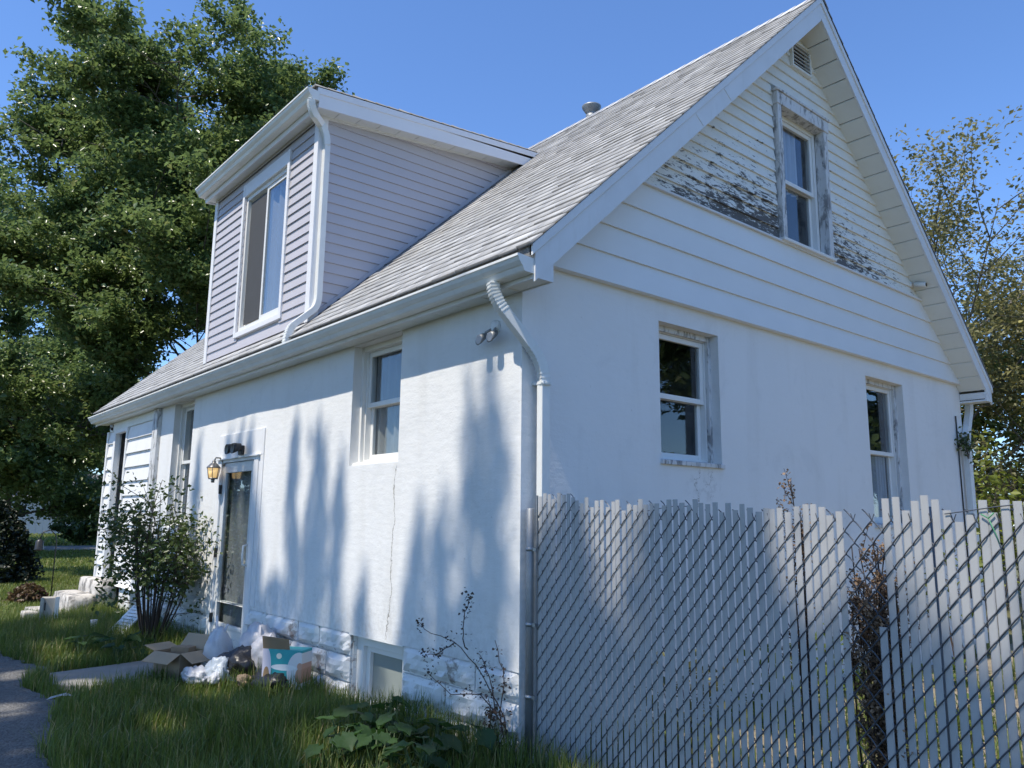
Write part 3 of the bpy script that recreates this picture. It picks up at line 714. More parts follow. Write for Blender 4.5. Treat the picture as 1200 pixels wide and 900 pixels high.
# front wall with the window opening, side walls solid
dorm = None
m = MB()
def quad(pts, fn): m.add([fn(p) for p in pts], [(0, 1, 2, 3)])
W0, W1, WZ0, WZ1 = -5.10, -3.90, 3.52, 5.28
fnf = lambda p: LEFT((p[0], p[1]+.02, p[2]))
for a, b, c, d in ((-DY1, W0, 3.3, 5.7), (W1, -DY0, 3.3, 5.7), (W0, W1, 3.3, WZ0), (W0, W1, WZ1, 5.7)): quad([(a, 0, c), (b, 0, c), (b, 0, d), (a, 0, d)], fnf)
for y in (DY0+.02, DY1-.02):
    m.add([(.02, y, 3.3), (2.7, y, A0+SL*2.7), (2.7, y, 5.88), (.02, y, 5.6)], [(0, 1, 2, 3)])
dorm = m.build('dormer', 'lilac', house)
z = 3.345; rng = random.Random(3)
while z < 5.50:
    z1 = z+.1055
    base = [(-DY1+.06, z), (-DY0-.085, z), (-DY0-.085, z1+.006), (-DY1+.06, z1+.006)]
    polys = [base] if z1 < WZ0 or z > WZ1 else [clip(base, 1, 0, W0+.01), clip(base, -1, 0, -W1+.01)]
    for p in polys: board(p, z, z1+.006, .006, -.010, .025, LEFT, 'siding_board', 'lilac', dorm)
    for yy, sg in ((DY0, 1), (DY1, -1)):
        p = [(.09, z), (2.9, z), (2.9, z1+.006), (.09, z1+.006)]
        p = clip(p, SL, -1, -A0-.03); p = clip(p, -.10, 1, 5.53) if len(p) > 2 else p
        if len(p) > 2: board(p, z, z1+.006, .006, -.010, .022, (lambda q, yy=yy, sg=sg: (q[0], yy+sg*q[1], q[2])), 'siding_board', 'lilac', dorm)
    z = z1
# top wedge of side boards
zt = z
while zt < 5.82:
    z1 = zt+.1055
    for yy, sg in ((DY0, 1), (DY1, -1)):
        p = [(.09, zt), (2.9, zt), (2.9, z1+.006), (.09, z1+.006)]; p = clip(p, SL, -1, -A0-.03); p = clip(p, -.10, 1, 5.53) if len(p) > 2 else p
        if len(p) > 2: board(p, zt, z1+.006, .006, -.010, .022, (lambda q, yy=yy, sg=sg: (q[0], yy+sg*q[1], q[2])), 'siding_board', 'lilac', dorm)
    zt = z1
# corner posts, flashing, frieze
for yy, sg in ((DY0, 1), (DY1, -1)):
    MB().box(-.016, .004, yy-sg*.016, yy+sg*.075, 3.33, 5.50).build('corner_post', 'vinyltrim', dorm, bevel=.003)
    MB().box(.004, .088, yy-sg*.016, yy+sg*.004, 3.34, 5.495).build('corner_post', 'vinyltrim', dorm, bevel=.003)
    f = MB(); f.prism([(.03, A0+.0276+.012), (2.62, A0+SL*2.62+.012), (2.62, A0+SL*2.62+.06), (.03, A0+.0276+.06)], yy-sg*.014, yy+sg*.004, 'y'); f.build('flashing', 'lilac', dorm)
    f = MB(); f.prism([(.0, 5.475), (2.75, 5.475+.096*2.75), (2.75, 5.53+.096*2.75), (.0, 5.53)], yy-sg*.022, yy+sg*.003, 'y'); f.build('frieze', 'soffit', dorm)
MB().box(-.012, .004, DY0+.076, DY1-.076, 5.455, 5.485).build('frieze', 'lilac', dorm)
# dormer roof
XE = 2.838
r2 = MB(); r2.prism([(-.14, dtop(-.14)), (XE, dtop(XE)), (XE-.13, dtop(XE-.13)-.10), (-.14, dtop(-.14)-.04)], 3.0, 6.235, 'y'); droof = r2.build('dormer_roof', 'deck', house)
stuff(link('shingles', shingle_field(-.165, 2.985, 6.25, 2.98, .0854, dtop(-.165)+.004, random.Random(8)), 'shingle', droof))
for yy, sg in ((3.0, 1), (6.235, -1)):
    f = MB(); f.prism([(-.115, dtop(-.115)-.21), (XE-.24, dtop(XE-.24)-.21), (XE-.065, dtop(XE-.065)-.068), (-.115, dtop(-.115)-.068)], yy, yy+sg*.018, 'y'); f.build('rake_board', 'vinyltrim', droof)
    f = MB(); f.prism([(-.135, dtop(-.135)-.072), (XE-.07, dtop(XE-.07)-.072), (XE-.005, dtop(XE)-.006), (-.135, dtop(-.135)-.006)], yy-sg*.010, yy+sg*.019, 'y'); f.build('rake_cap', 'vinyltrim', droof)
    n = 11
    for i in range(n):     # sloped soffit strip beside the side wall
        a, b = -.1+2.66*i/n, -.1+2.66*(i+1)/n; f = MB(); y0_, y1_ = yy+sg*.019, (DY0 if sg > 0 else DY1)-sg*.02
        zf = lambda x: dtop(x)-.192
        f.prism([(a+.003, zf(a)), (b-.003, zf(b)), (b-.003, zf(b)+.012), (a+.003, zf(a)+.012)], y0_, y1_, 'y'); f.build('soffit_panel', 'soffit', droof)
MB().box(-.115, -.098, 3.019, 6.216, 5.47, dtop(-.115)-.01).build('fascia', 'vinyltrim', droof)
sp = MB().box(-.097, .002, .004, .246, 5.488, 5.499).mesh('soffit_panel'); y = 3.2
for i in range(12): link('soffit_panel', sp, 'soffit', droof, .002, loc=(0, 3.18+.2465*i, 0))
# dormer window with flat white surround
m = MB(); m.box(W0-.055, W0+.002, -.022, .03, WZ0-.03, WZ1+.10); m.box(W1-.002, W1+.055, -.022, .03, WZ0-.03, WZ1+.10); m.box(W0+.002, W1-.002, -.02, .03, WZ1-.06, WZ1+.095); m.box(W0+.002, W1-.002, -.02, .03, WZ0-.03, WZ0+.03)
m.xf(LEFT).build('casing', 'vinyltrim', dorm, bevel=.004)
make_window((0., -W0, WZ0+.03), HL, W1-W0, WZ1-WZ0-.09, .012, slide=True, sill=False, screen=True, curtain=(.06, 1.14, .06, 1.6), blind='blind')

# --- storm door
dr = MB()
dr.box(DOOR[0]-.085, DOOR[0]+.03, -.022, .10, .06, 2.085); dr.box(DOOR[1]-.03, DOOR[1]+.085, -.022, .10, .06, 2.085); dr.box(DOOR[0]+.03, DOOR[1]-.03, -.02, .10, 2.045, 2.085)
dr.xf(LEFT).build('door_casing', 'porch', house, bevel=.005)
MB().box(DOOR[0]-.10, DOOR[1]+.19, -.014, .05, 2.087, 2.365).xf(LEFT).build('head_board', 'porch', house, bevel=.004)
MB().box(DOOR[0]-.10, DOOR[1]+.12, -.045, .0, 2.078, 2.092).xf(LEFT).build('drip_strip', 'trim', house)
MB().box(DOOR[1]+.0855, DOOR[1]+.19, -.012, .05, .56, 2.0865).xf(LEFT).build('side_board', 'porch', house, bevel=.004)
a, b = DOOR[0]+.034, DOOR[1]-.034
lf = MB(); lf.box(a, a+.095, .0, .035, .10, 2.04); lf.box(b-.095, b, .0, .035, .10, 2.04); lf.box(a+.095, b-.095, .001, .034, 1.93, 2.04); lf.box(a+.095, b-.095, .001, .034, .10, .18); lf.box(a+.095, b-.095, .008, .028, .18, .30); lf.box(a+.095, b-.095, -.004, .036, .275, .315)
door = lf.xf(LEFT).build('storm_door', 'doorpaint', house, bevel=.004)
MB().box(a+.09, b-.09, .016, .020, .31, 1.935).xf(LEFT).build('pane', 'glass', door)
hd = MB(); hd.tube([(b-.05, -.012, 1.16), (b-.05, -.05, 1.15), (b-.05, -.055, 1.05), (b-.05, -.05, .96), (b-.05, -.012, .95)], .011, 8); hd.box(b-.068, b-.032, -.008, .0, .93, 1.19); hd.xf(LEFT).build('handle', 'sash', door)
hi = MB().box(-.012, .012, -.03, -.002, -.05, .05).xf(LEFT).mesh('hinge')
for z in (.35, 1.05, 1.75): link('hinge', hi, 'black', door, loc=(0, -(DOOR[0]+.03), z))
inner = MB(); inner.box(DOOR[0]+.02, DOOR[1]-.02, .085, .12, .08, 2.06); inner.xf(LEFT).build('inner_door', 'blind', house)

# --- enclosed porch end: wide painted boards, corner boards, front door opening
pch = MB(); pch.box(-9.30, -7.72, -.005, .05, .44, 2.97); pch.box(-10.5, -9.98, -.005, .05, .44, 2.97); pch.box(-9.98, -9.30, -.005, .05, 2.77, 2.97)
porch = pch.xf(LEFT).build('porch_wall', 'porch', house)
z = .46
while z < 2.72:
    z1 = min(z+.2135, 2.78)
    for a_, b_ in ((-9.26, -7.93), (-10.42, -10.06)):
        board([(a_, z), (b_, z), (b_, z1+.01), (a_, z1+.01)], z, z1+.01, .042, .012, .01, LEFT, 'wide_board', 'porch', porch)
    z += .2135
for a_, b_, p, z0 in ((-7.93, -7.70, .055, .44), (-9.33, -9.26, .05, .5), (-10.06, -9.95, .05, .5), (-10.5, -10.42, .05, .44)):
    MB().box(a_, b_, -p, .02, z0, 2.93 if p > .05 else 2.8).xf(LEFT).build('corner_board', 'oldwood' if p > .05 else 'porch', porch, bevel=.004)
MB().box(-9.95, -9.33, -.05, .02, 2.74, 2.80).xf(LEFT).build('head_board', 'porch', porch)
MB().box(-10.42, -7.93, -.03, .0, 2.80, 2.93).xf(LEFT).build('frieze', 'soffit', porch)
MB().box(-9.95, -9.33, .10, .14, .5, 2.74).xf(LEFT).build('front_door', 'doorpaint', house)
MB().box(-9.95, -9.33, -.02, .10, .47, .53).xf(LEFT).build('threshold', 'oldwood', house)
MB().box(-10.5, -7.72, .06, .2, -.2, .44).xf(LEFT).build('foundation', 'rock', house)
m = MB(); m.hexa([(-9.28, -.10, .43), (-7.74, -.10, .43), (-7.74, -.012, .43), (-9.28, -.012, .43), (-9.28, -.045, .47), (-7.74, -.045, .47), (-7.74, -.012, .47), (-9.28, -.012, .47)]); m.xf(LEFT).build('skirt', 'porch', porch)
MB().box(-8.9, -8.35, -.05, .06, -.1, .425).xf(LEFT).build('pier', 'rock', house, bevel=.02)

# ------------------------------------------------------------------ concrete steps at the porch door
st = empty('entry_steps', (-.4, 9.7, 0)); tag(st, 'worn white painted concrete steps below the porch door', 'steps')
def lump_box(x0, x1, y0, y1, z0, z1, seed, n=(5, 9, 4)):
    b = bmesh.new(); bmesh.ops.create_cube(b, size=1.)
    bmesh.ops.subdivide_edges(b, edges=b.edges[:], cuts=4, use_grid_fill=True)
    for v in b.verts:
        p = Vector((x0+(v.co.x+.5)*(x1-x0), y0+(v.co.y+.5)*(y1-y0), z0+(v.co.z+.5)*(z1-z0)))
        c = Vector(((x0+x1)/2, (y0+y1)/2, (z0+z1)/2)); e = sum(1 for k in range(3) if abs(abs(v.co[k])-.5) < .01)
        if e >= 2: p += (c-p)*.035*(e-1)
        p += Vector((mnoise.noise(p*5+Vector((seed, 0, 0))), mnoise.noise(p*5+Vector((0, seed, 0))), mnoise.noise(p*5+Vector((0, 0, seed)))))*.014
        v.co = p
    me = bpy.data.meshes.new('tread'); b.to_mesh(me); b.free(); me.polygons.foreach_set('use_smooth', [True]*len(me.polygons)); return me
for i, (x0, x1, z1) in enumerate([(-.30, -.02, .505), (-.64, -.26, .30), (-1.0, -.60, .085)]):
    o = link('tread', lump_box(x0, x1, 9.1, 10.3, -.15, z1, i*3.1), 'steps', st); o.location = (.4, -9.7, 0)
tag(link('edging_stone', lump_box(-.09, .09, -.1, .1, -.05, .17, 8.), 'steps', None, loc=(-1.18, 8.72, 0)), 'small rounded white stone beside the bottom of the steps', 'stone')
tag(link('stepping_slab', lump_box(-.3, .3, -.25, .25, -.06, .03, 5.), 'concrete', None, loc=(-1.45, 9.0, 0)), 'flat grey stone slab lying in the grass before the steps', 'slab')

# ------------------------------------------------------------------ chain-link fence with slats
fence = empty('chain_link_fence', (.05, -.06, 0)); tag(fence, 'chain link fence with vertical silver privacy slats running out from the house corner', 'fence')
FX, P, H = .05, .0402, .0955
def ftop(y): return 1.545+.055*math.exp(-((y+.12)/.35)**2)+.036*y*.6-.0 if y > -2.2 else 1.50
rng = random.Random(77)
ncol = 104; y0f = -.115
def local(fn=None): return lambda p: (p[0]-.05, p[1]+.06, p[2])
gap = {49, 50, 51}
slat_me = {}
def slat_mesh(key, h):
    if key not in slat_me:
        w = .0318; m = MB(); n = 1
        m.v = [(-.004, -w/2, 0), (-.004, w/2, 0), (.004, w/2, 0), (.004, -w/2, 0)]
        m.hexa([(-.0032, -w/2+.004, 0), (-.0032, w/2-.004, 0), (.0032, w/2-.004, 0), (.0032, -w/2+.004, 0), (-.0032, -w/2+.004, h), (-.0032, w/2-.004, h), (.0032, w/2-.004, h), (.0032, -w/2+.004, h)])
        m.v = m.v[4:]; m.f = [tuple(i-4 for i in f) for f in m.f]
        m.v += [(0, -w/2, 0), (0, w/2, 0), (0, -w/2, h), (0, w/2, h)]
        m.f += [(0, 8, 10, 4), (8, 3, 7, 10), (1, 5, 11, 9), (2, 9, 11, 6)]; m.sm += [False]*4
        slat_me[key] = m.mesh('slat')
    return slat_me[key]
tall = {72: .03, 73: .025, 74: .075, 75: .065, 67: -.04, 70: -.06, 68: -.06, 60: -.055, 55: .0}
for i in range(ncol):
    if i in gap: continue
    y = y0f-P*(i+.5)
    z1 = ftop(y)+rng.choice([-.035, -.02, -.008, .0, .008, .012])+rng.uniform(-.006, .006)+tall.get(i, 0)
    if i == 52: z1 = 1.02
    if i > 52: z1 += .02
    hh = round(z1/.02)*.02
    o = link('slat', slat_mesh(int(hh/.02), hh), 'slat', fence, loc=(FX-.05+rng.uniform(-.001, .001), y+.06+rng.uniform(-.002, .002), .02+rng.uniform(-.008, .008)))
    o.rotation_euler = (rng.uniform(-.004, .004), 0, rng.uniform(-.12, .12))
wm = MB()
for i in range(ncol):
    ya, yb = y0f-P*i, y0f-P*(i+1); nrow = 16; off = (i % 2)*H/2
    for r in range(nrow):
        z = .03+off+r*H
        zt = ftop(ya)-.02
        if z+H > zt+.06: break
        wm.tube([(FX-.0015, ya, z), (FX-.0085, ya*.75+yb*.25, z+H*.125), (FX-.0085, ya*.25+yb*.75, z+H*.375), (FX-.0015, yb, z+H/2)], .0030, 4, False)
        wm.tube([(FX+.0015, yb, z+H/2), (FX+.0085, yb*.75+ya*.25, z+H*.625), (FX+.0085, yb*.25+ya*.75, z+H*.875), (FX+.0015, ya, z+H)], .0030, 4, False)
    if i % 2 == 0:
        zt = z+(H/2 if r else 0); wm.tube([(FX, ya, z-.0), (FX-.004, ya+.008, z+.03)], .002, 4); wm.tube([(FX, ya, z), (FX+.004, ya-.009, z+.028)], .002, 4)
wm.xf(lambda p: (p[0]-.05, p[1]+.06, p[2])); stuff(wm.build('wire_mesh', 'wire', fence, fix=False))
post = MB(); post.lathe([(.0245, -.1), (.0245, 1.515), (.02, 1.52)], (0, 0, 0), 14); post.build('post', 'pipe', fence).location = (-.02, -.0, 0)
MB().box(-.006, .004, -.048, -.040, .05, 1.6).build('tension_bar', 'pipe', fence)
for z in (.40, .82, 1.27):
    b = MB(); b.lathe([(.0265, -.011), (.0265, .011)], (-.02, 0, z), 14); b.box(-.026, -.004, -.058, -.02, z-.011, z+.011); b.build('tension_band', 'steel', fence)
post2 = MB(); post2.lathe([(.024, -.1), (.024, 1.52)], (.04, -2.36, 0), 12); post2.build('post', 'pipe', fence)
post3 = MB(); post3.lathe([(.024, -.1), (.024, 1.52)], (.04, -4.27, 0), 12); post3.build('post', 'pipe', fence)
tw = MB(); tw.tube([(FX, y, ftop(y)-.01+.02*math.sin(y*9)) for y in [-.9-.06*k for k in range(7)]], .0018, 4); tw.tube([(FX-.01, y, 1.505-.03*math.sin((y+2.6)*5)) for y in [-2.50-.04*k for k in range(7)]], .0022, 4)
tw.xf(lambda p: (p[0]-.05, p[1]+.06, p[2])); tw.build('tie_wire', 'wire', fence)
tg = MB(); tg.tube([(FX-.012, -2.63, 1.49), (FX-.014, -2.655, 1.475), (FX-.014, -2.675, 1.495)], .003, 5); tg.tube([(FX-.014, -2.655, 1.475), (FX-.014, -2.675, 1.42), (FX-.012, -2.685, 1.38)], .0022, 5)
tg.xf(lambda p: (p[0]-.05, p[1]+.06, p[2])); tg.build('twine', plain('green_twine', (.08, .28, .14), .6), fence)

# ------------------------------------------------------------------ lamps and small fittings on the walls
ln = empty('wall_lantern', (0, 5.18, 1.97)); ln.scale = (.78, .78, .78); tag(ln, 'small bronze carriage lantern glowing amber on the wall beside the storm door', 'lamp')
MB().lathe([(.055, 0), (.05, .015), (.02, .02)], (0, 0, 0), 14).xf(lambda p: (-p[2]-.0, p[1], p[0]+.10)).build('backplate', 'brass', ln)
MB().tube([(-.01, 0, .10), (-.07, 0, .17), (-.13, 0, .17), (-.15, 0, .12)], .012, 8).build('arm', 'brass', ln)
MB().lathe([(.105, .0), (.10, .012), (.055, .06), (.03, .075), (.03, .095), (.012, .12)], (-.15, 0, .02), 6).build('lid', 'brass', ln)
cg = MB()
for k in range(6):
    a = 2*math.pi*k/6; cg.tube([(-.15+.092*math.cos(a), .092*math.sin(a), .02), (-.15+.066*math.cos(a), .066*math.sin(a), -.125)], .006, 5)
cg.lathe([(.07, -.14), (.07, -.122)], (-.15, 0, 0), 6); cg.build('cage', 'brass', ln)
MB().lathe([(.060, -.122), (.084, .018)], (-.15, 0, 0), 6).build('glass', 'amber', ln)
MB().lathe([(.022, -.19), (.03, -.14)], (-.15, 0, 0), 8).build('finial', 'brass', ln)
fl = empty('floodlight', (0, 4.62, 2.17)); tag(fl, 'black twin head floodlight mounted above the storm door', 'floodlight')
MB().box(-.05, -.014, -.05, .05, -.06, .04).build('base', 'black', fl, bevel=.006)
for s in (-1, 1):
    MB().tube([(-.05, s*.03, -.01), (-.09, s*.07, .0)], .012, 8).build('arm', 'black', fl)
    MB().lathe([(.035, 0), (.052, .06), (.056, .10), (.0556, .10), (.04, .092)], (0, 0, 0), 14).xf(lambda p, s=s: (-.075-p[2]*.9, s*.085+p[1], p[0]+.02-p[2]*.25)).build('head', 'black', fl)
mo = empty('motion_light', (0, .27, 2.70)); tag(mo, 'white twin motion floodlight under the eave next to the corner downspout', 'floodlight')
MB().lathe([(.05, 0), (.05, .02), (.03, .03)], (0, 0, 0), 14).xf(lambda p: (-p[2], p[1], p[0]+.04)).build('base', 'gutter', mo)
for s in (-1, 1):
    MB().tube([(-.02, s*.02, .03), (-.06, s*.05, .0)], .009, 6).build('arm', 'steel', mo)
    MB().lathe([(.022, 0), (.034, .045), (.036, .07), (.025, .068)], (0, 0, 0), 14).xf(lambda p, s=s: (-.05-p[2]*.8, s*.06+p[1], p[0]-.02-p[2]*.5)).build('head', 'pipe', mo)
sc_ = empty('security_camera', (5.93, -.05, 4.19)); tag(sc_, 'small white bullet security camera on the attic clapboards', 'camera')
MB().lathe([(.03, 0), (.03, .012)], (0, 0, 0), 12).xf(lambda p: (p[0], -p[2]+.02, p[1])).build('mount', 'gutter', sc_)
MB().lathe([(.028, 0), (.03, .11), (.026, .115)], (0, 0, 0), 14).xf(lambda p: (p[0]+.3*p[2], -p[2]-.02, p[1]-.2*p[2])).build('body', 'gutter', sc_)
MB().lathe([(.022, .11), (.022, .118)], (0, 0, 0), 12).xf(lambda p: (p[0]+.3*p[2], -p[2]-.02, p[1]-.2*p[2])).build('lens', 'black', sc_)
pc_ = empty('porch_camera', (-.03, 10.25, 2.86)); tag(pc_, 'small dark dome camera under the eave above the porch corner', 'camera')
MB().lathe([(.045, .0), (.05, .05)], (0, 0, 0), 12).build('housing', 'steel', pc_); MB().lathe([(.01, -.045), (.03, -.035), (.042, .0)], (0, 0, 0), 12).build('dome', 'black', pc_)

# ------------------------------------------------------------------ rubbish beside the door
def bag_mesh(r, seed, ears=True, amp=.22):
    b = bmesh.new(); bmesh.ops.create_icosphere(b, subdivisions=4, radius=1.)
    for v in b.verts:
        p = v.co.copy(); s = Vector((seed, seed*.7, 0))
        d = amp*mnoise.noise(p*1.6+s)+amp*.5*abs(mnoise.noise(p*4+s))*2+.05*mnoise.noise(p*9+s)
        q = p*(1+d); q.z = max(q.z, -.62); v.co = Vector((q.x*r[0], q.y*r[1], (q.z+.62)*r[2]))
    if ears:
        zt = max(v.co.z for v in b.verts)
        for sgn in (-1, 1):
            base = [b.verts.new((0.25*r[0]*math.cos(k*math.pi/3)*.5, sgn*.35*r[1]+.14*r[1]*math.sin(k*math.pi/3), zt*.80)) for k in range(6)]
            tip = [b.verts.new((v.co.x*.35+.02, v.co.y*1.0+sgn*.28*r[1]+(v.co.y-sgn*.35*r[1])*(-.2), zt*.80+.55*r[2]*(1.15 if sgn > 0 else .7))) for v in base]
            for k in range(6): b.faces.new((base[k], base[(k+1) % 6], tip[(k+1) % 6], tip[k]))
            b.faces.new(tip)
    me = bpy.data.meshes.new('bag'); b.to_mesh(me); b.free(); me.polygons.foreach_set('use_smooth', [True]*len(me.polygons)); return me
def bag(name, label, r, loc, mat, seed, ears=True, rz=0., amp=.22, group=None):
    return tag(link(name, bag_mesh(r, seed, ears, amp), mat, None, loc=loc, rotz=rz), label, 'bag', group)
bag('plastic_bag', 'knotted white plastic bag behind the open cardboard box', (.12, .13, .25), (-.48, 3.66, .02), 'bagw', 1.3, True, .3)
bag('plastic_bag', 'puffy white shopping bag with red print leaning on the wall beside the door', (.17, .21, .27), (-.20, 3.42, .04), 'bagr', 4.1, False, 0)
bag('plastic_bag', 'upright white shopping bag with red print against the teal carton', (.12, .14, .22), (-.26, 3.20, .03), 'bagr', 7.7, True, .2)
bag('rubbish_bag', 'shiny black rubbish bag in front of the white bags', (.15, .19, .17), (-.42, 3.30, .02), 'bagb', 2.9, False, .5, .35)
bag('plastic_bag', 'crumpled clear bag with blue print lying in the grass', (.09, .11, .12), (-.60, 3.30, .03), 'bagn', 5.5, False, .2, .4)
bag('plastic_bag', 'flattened white bag of scraps in front of the cardboard box', (.09, .15, .075), (-.74, 3.44, .03), 'bagw', 9.1, False, .2, .4)
bag('rubbish_bag', 'dark torn bag at the foot of the teal carton', (.12, .22, .10), (-.36, 2.75, .02), 'bagb', 6.3, False, .1, .4)
# open cardboard box
cb = empty('cardboard_box', (-.76, 3.86, .01), R(22)); tag(cb, 'open brown cardboard box with splayed flaps beside the door path', 'box')
w, d, h, t = .34, .27, .23, .006
for nm, q in (('wall', (-d/2, -d/2+t, -w/2, w/2)), ('wall', (d/2-t, d/2, -w/2, w/2)), ('wall', (-d/2+t, d/2-t, -w/2, -w/2+t)), ('wall', (-d/2+t, d/2-t, w/2-t, w/2))):
    MB().box(q[0], q[1], q[2], q[3], 0, h).build('side', 'card', cb)
MB().box(-d/2+t, d/2-t, -w/2+t, w/2-t, 0, t).build('bottom', 'card', cb)
def flap(hinge, out, along, ln_, ang, wid):
    hinge, out, along = Vector(hinge), Vector(out), Vector(along); dirv = out*math.cos(ang)+Vector((0, 0, 1))*math.sin(ang); nn = dirv.cross(along).normalized()*.004
    a, b = hinge-along*wid/2, hinge+along*wid/2
    return MB().hexa([a, b, b+dirv*ln_, a+dirv*ln_, a+nn, b+nn, b+dirv*ln_+nn, a+dirv*ln_+nn]).build('flap', 'cardin', cb)
flap((-d/2, 0, h+.002), (-1, 0, 0), (0, 1, 0), .15, R(-28), w)
flap((d/2, 0, h+.002), (1, 0, 0), (0, 1, 0), .15, R(50), w)
flap((0, -w/2, h+.002), (0, -1, 0), (1, 0, 0), .17, R(-25), d)
flap((0, w/2, h+.002), (0, 1, 0), (1, 0, 0), .15, R(15), d)
sb = empty('shoe_carton', (-.72, 3.89, .18), R(40)); tag(sb, 'small brown carton poking out of the open cardboard box', 'box')
MB().box(-.06, .06, -.09, .09, -.17, .09).build('body', 'card', sb, bevel=.003); MB().box(-.062, .062, -.012, .012, .0905, .0915).build('tape', 'cardin', sb)
# teal printed carton with an open flap
tc = empty('printed_carton', (-.27, 2.66, .06), R(36)); tag(tc, 'teal and white printed carton with an open brown flap between the door and basement window', 'carton')
tc.scale = (.86, .82, .88); MB().box(-.10, .10, -.22, .22, 0, .35).build('body', 'carton', tc, bevel=.003)
MB().hexa([(-.10, -.08, .351), (-.10, .22, .351), (-.096, .22, .351), (-.096, -.08, .351), (-.13, -.08, .45), (-.13, .22, .47), (-.126, .22, .47), (-.126, -.08, .45)]).build('flap', 'card', tc)
for i, (x, y, r_, lab) in enumerate([(-.58, 3.52, .05, 'small crumpled white paper wad between the cardboard box and the bags'), (-.66, 3.22, .045, 'crumpled paper ball lying in the grass before the black bag'), (-.50, 2.98, .05, 'crumpled brown paper wad in front of the teal carton')]):
    tag(link('paper_wad', bag_mesh((r_, r_*1.2, r_), 20+i*3.3, False, .5), 'card' if i == 2 else 'bagw', None, loc=(x, y, .05)), lab, 'litter')
bo_ = empty('plastic_bottle', (-.55, 3.12, .07), R(30)); tag(bo_, 'empty clear plastic bottle lying among the rubbish bags', 'bottle')
MB().lathe([(.03, 0), (.034, .02), (.034, .13), (.012, .175), (.012, .19)], (0, 0, 0), 14).xf(lambda p: (p[0], p[2]-.09, p[1])).build('body', 'glass', bo_); MB().lathe([(.014, .188), (.014, .205)], (0, 0, 0), 12).xf(lambda p: (p[0], p[2]-.09, p[1])).build('cap', plain('blue_cap', (.03, .10, .4), .4), bo_)
# small litter
tag(link('paper_cup', MB().lathe([(.028, 0), (.04, .09), (.036, .09), (.026, .006)], (0, 0, 0), 14).mesh('paper_cup'), 'bagw', None, loc=(-.80, 6.9, .12)), 'small white cup caught in the long grass by the steps', 'cup')
tag(link('paper_scrap', MB().add([(-.09, -.03, .01), (.0, -.05, .03), (.1, .0, .012), (.06, .05, .03), (-.05, .04, .015)], [(0, 1, 4), (1, 3, 4), (1, 2, 3)]).mesh('paper_scrap'), 'bagw', None, loc=(-1.82, 3.32, .05)), 'crumpled white paper scrap at the edge of the gravel', 'litter')

# ------------------------------------------------------------------ old cabinet, rack, trellis, hook near the steps
cbn = empty('old_cabinet', (-1.0, 8.45, 0), R(-12)); tag(cbn, 'discarded cream metal cabinet standing in the grass in front of the steps', 'cabinet')
MB().box(-.10, .10, -.10, .10, 0, .36).build('body', plain('cream_enamel', (.45, .42, .37), .5, .2, 8), cbn, bevel=.008)
MB().box(-.11, -.07, -.125, -.1005, 0, .365).build('edge_strip', 'steel', cbn); MB().box(.06, .11, -.15, -.1005, 0, .37).build('door', 'gutter', cbn); MB().box(-.06, -.045, -.106, -.1005, .2, .30).build('handle', 'black', cbn)
tr = empty('wire_trellis', (-.33, 7.05, 0)); tag(tr, 'narrow white wire trellis standing behind the rose bush', 'trellis')
for k in range(6): MB().tube([(0, -.16+.064*k, -.02), (0, -.16+.064*k, 1.1)], .0045, 5).build('rod', 'gutter', tr)
for z in (.15, .6, 1.05): MB().tube([(.004, -.18, z), (.004, .18, z)], .004, 5).build('crossbar', 'gutter', tr)
rk = empty('shutter_panel', (-.62, 6.75, .0), R(15)); tag(rk, 'fallen white louvred shutter leaning in the grass by the rose bush', 'shutter')
def lean(p): return (p[0]*math.cos(R(42))-p[2]*math.sin(R(42))*-1*.0+p[0]*0+p[2]*.66, p[1], p[2]*.62+.02)
for s in (-1, 1): MB().box(-.015, .015, s*.15-.02, s*.15+.02, 0, .72).xf(lean).build('stile', 'porch', rk)
for k in range(13): MB().box(-.012, .006, -.13, .13, .03+.052*k, .07+.052*k).xf(lean).build('slat', 'porch', rk)
hk = empty('garden_hook', (-.55, 10.9, 0)); tag(hk, 'black shepherd hook pole with a hanging feeder on the sunny lawn', 'garden hook')
MB().tube([(0, 0, -.1), (0, 0, 1.0), (-.02, .0, 1.12), (-.10, 0, 1.2), (-.2, 0, 1.17), (-.24, 0, 1.06)], .009, 6).build('pole', 'black', hk)
MB().lathe([(.02, .1), (.06, .06), (.065, -.06), (.07, -.07), (.02, -.09)], (-.24, 0, .96), 10).build('feeder', 'black', hk)

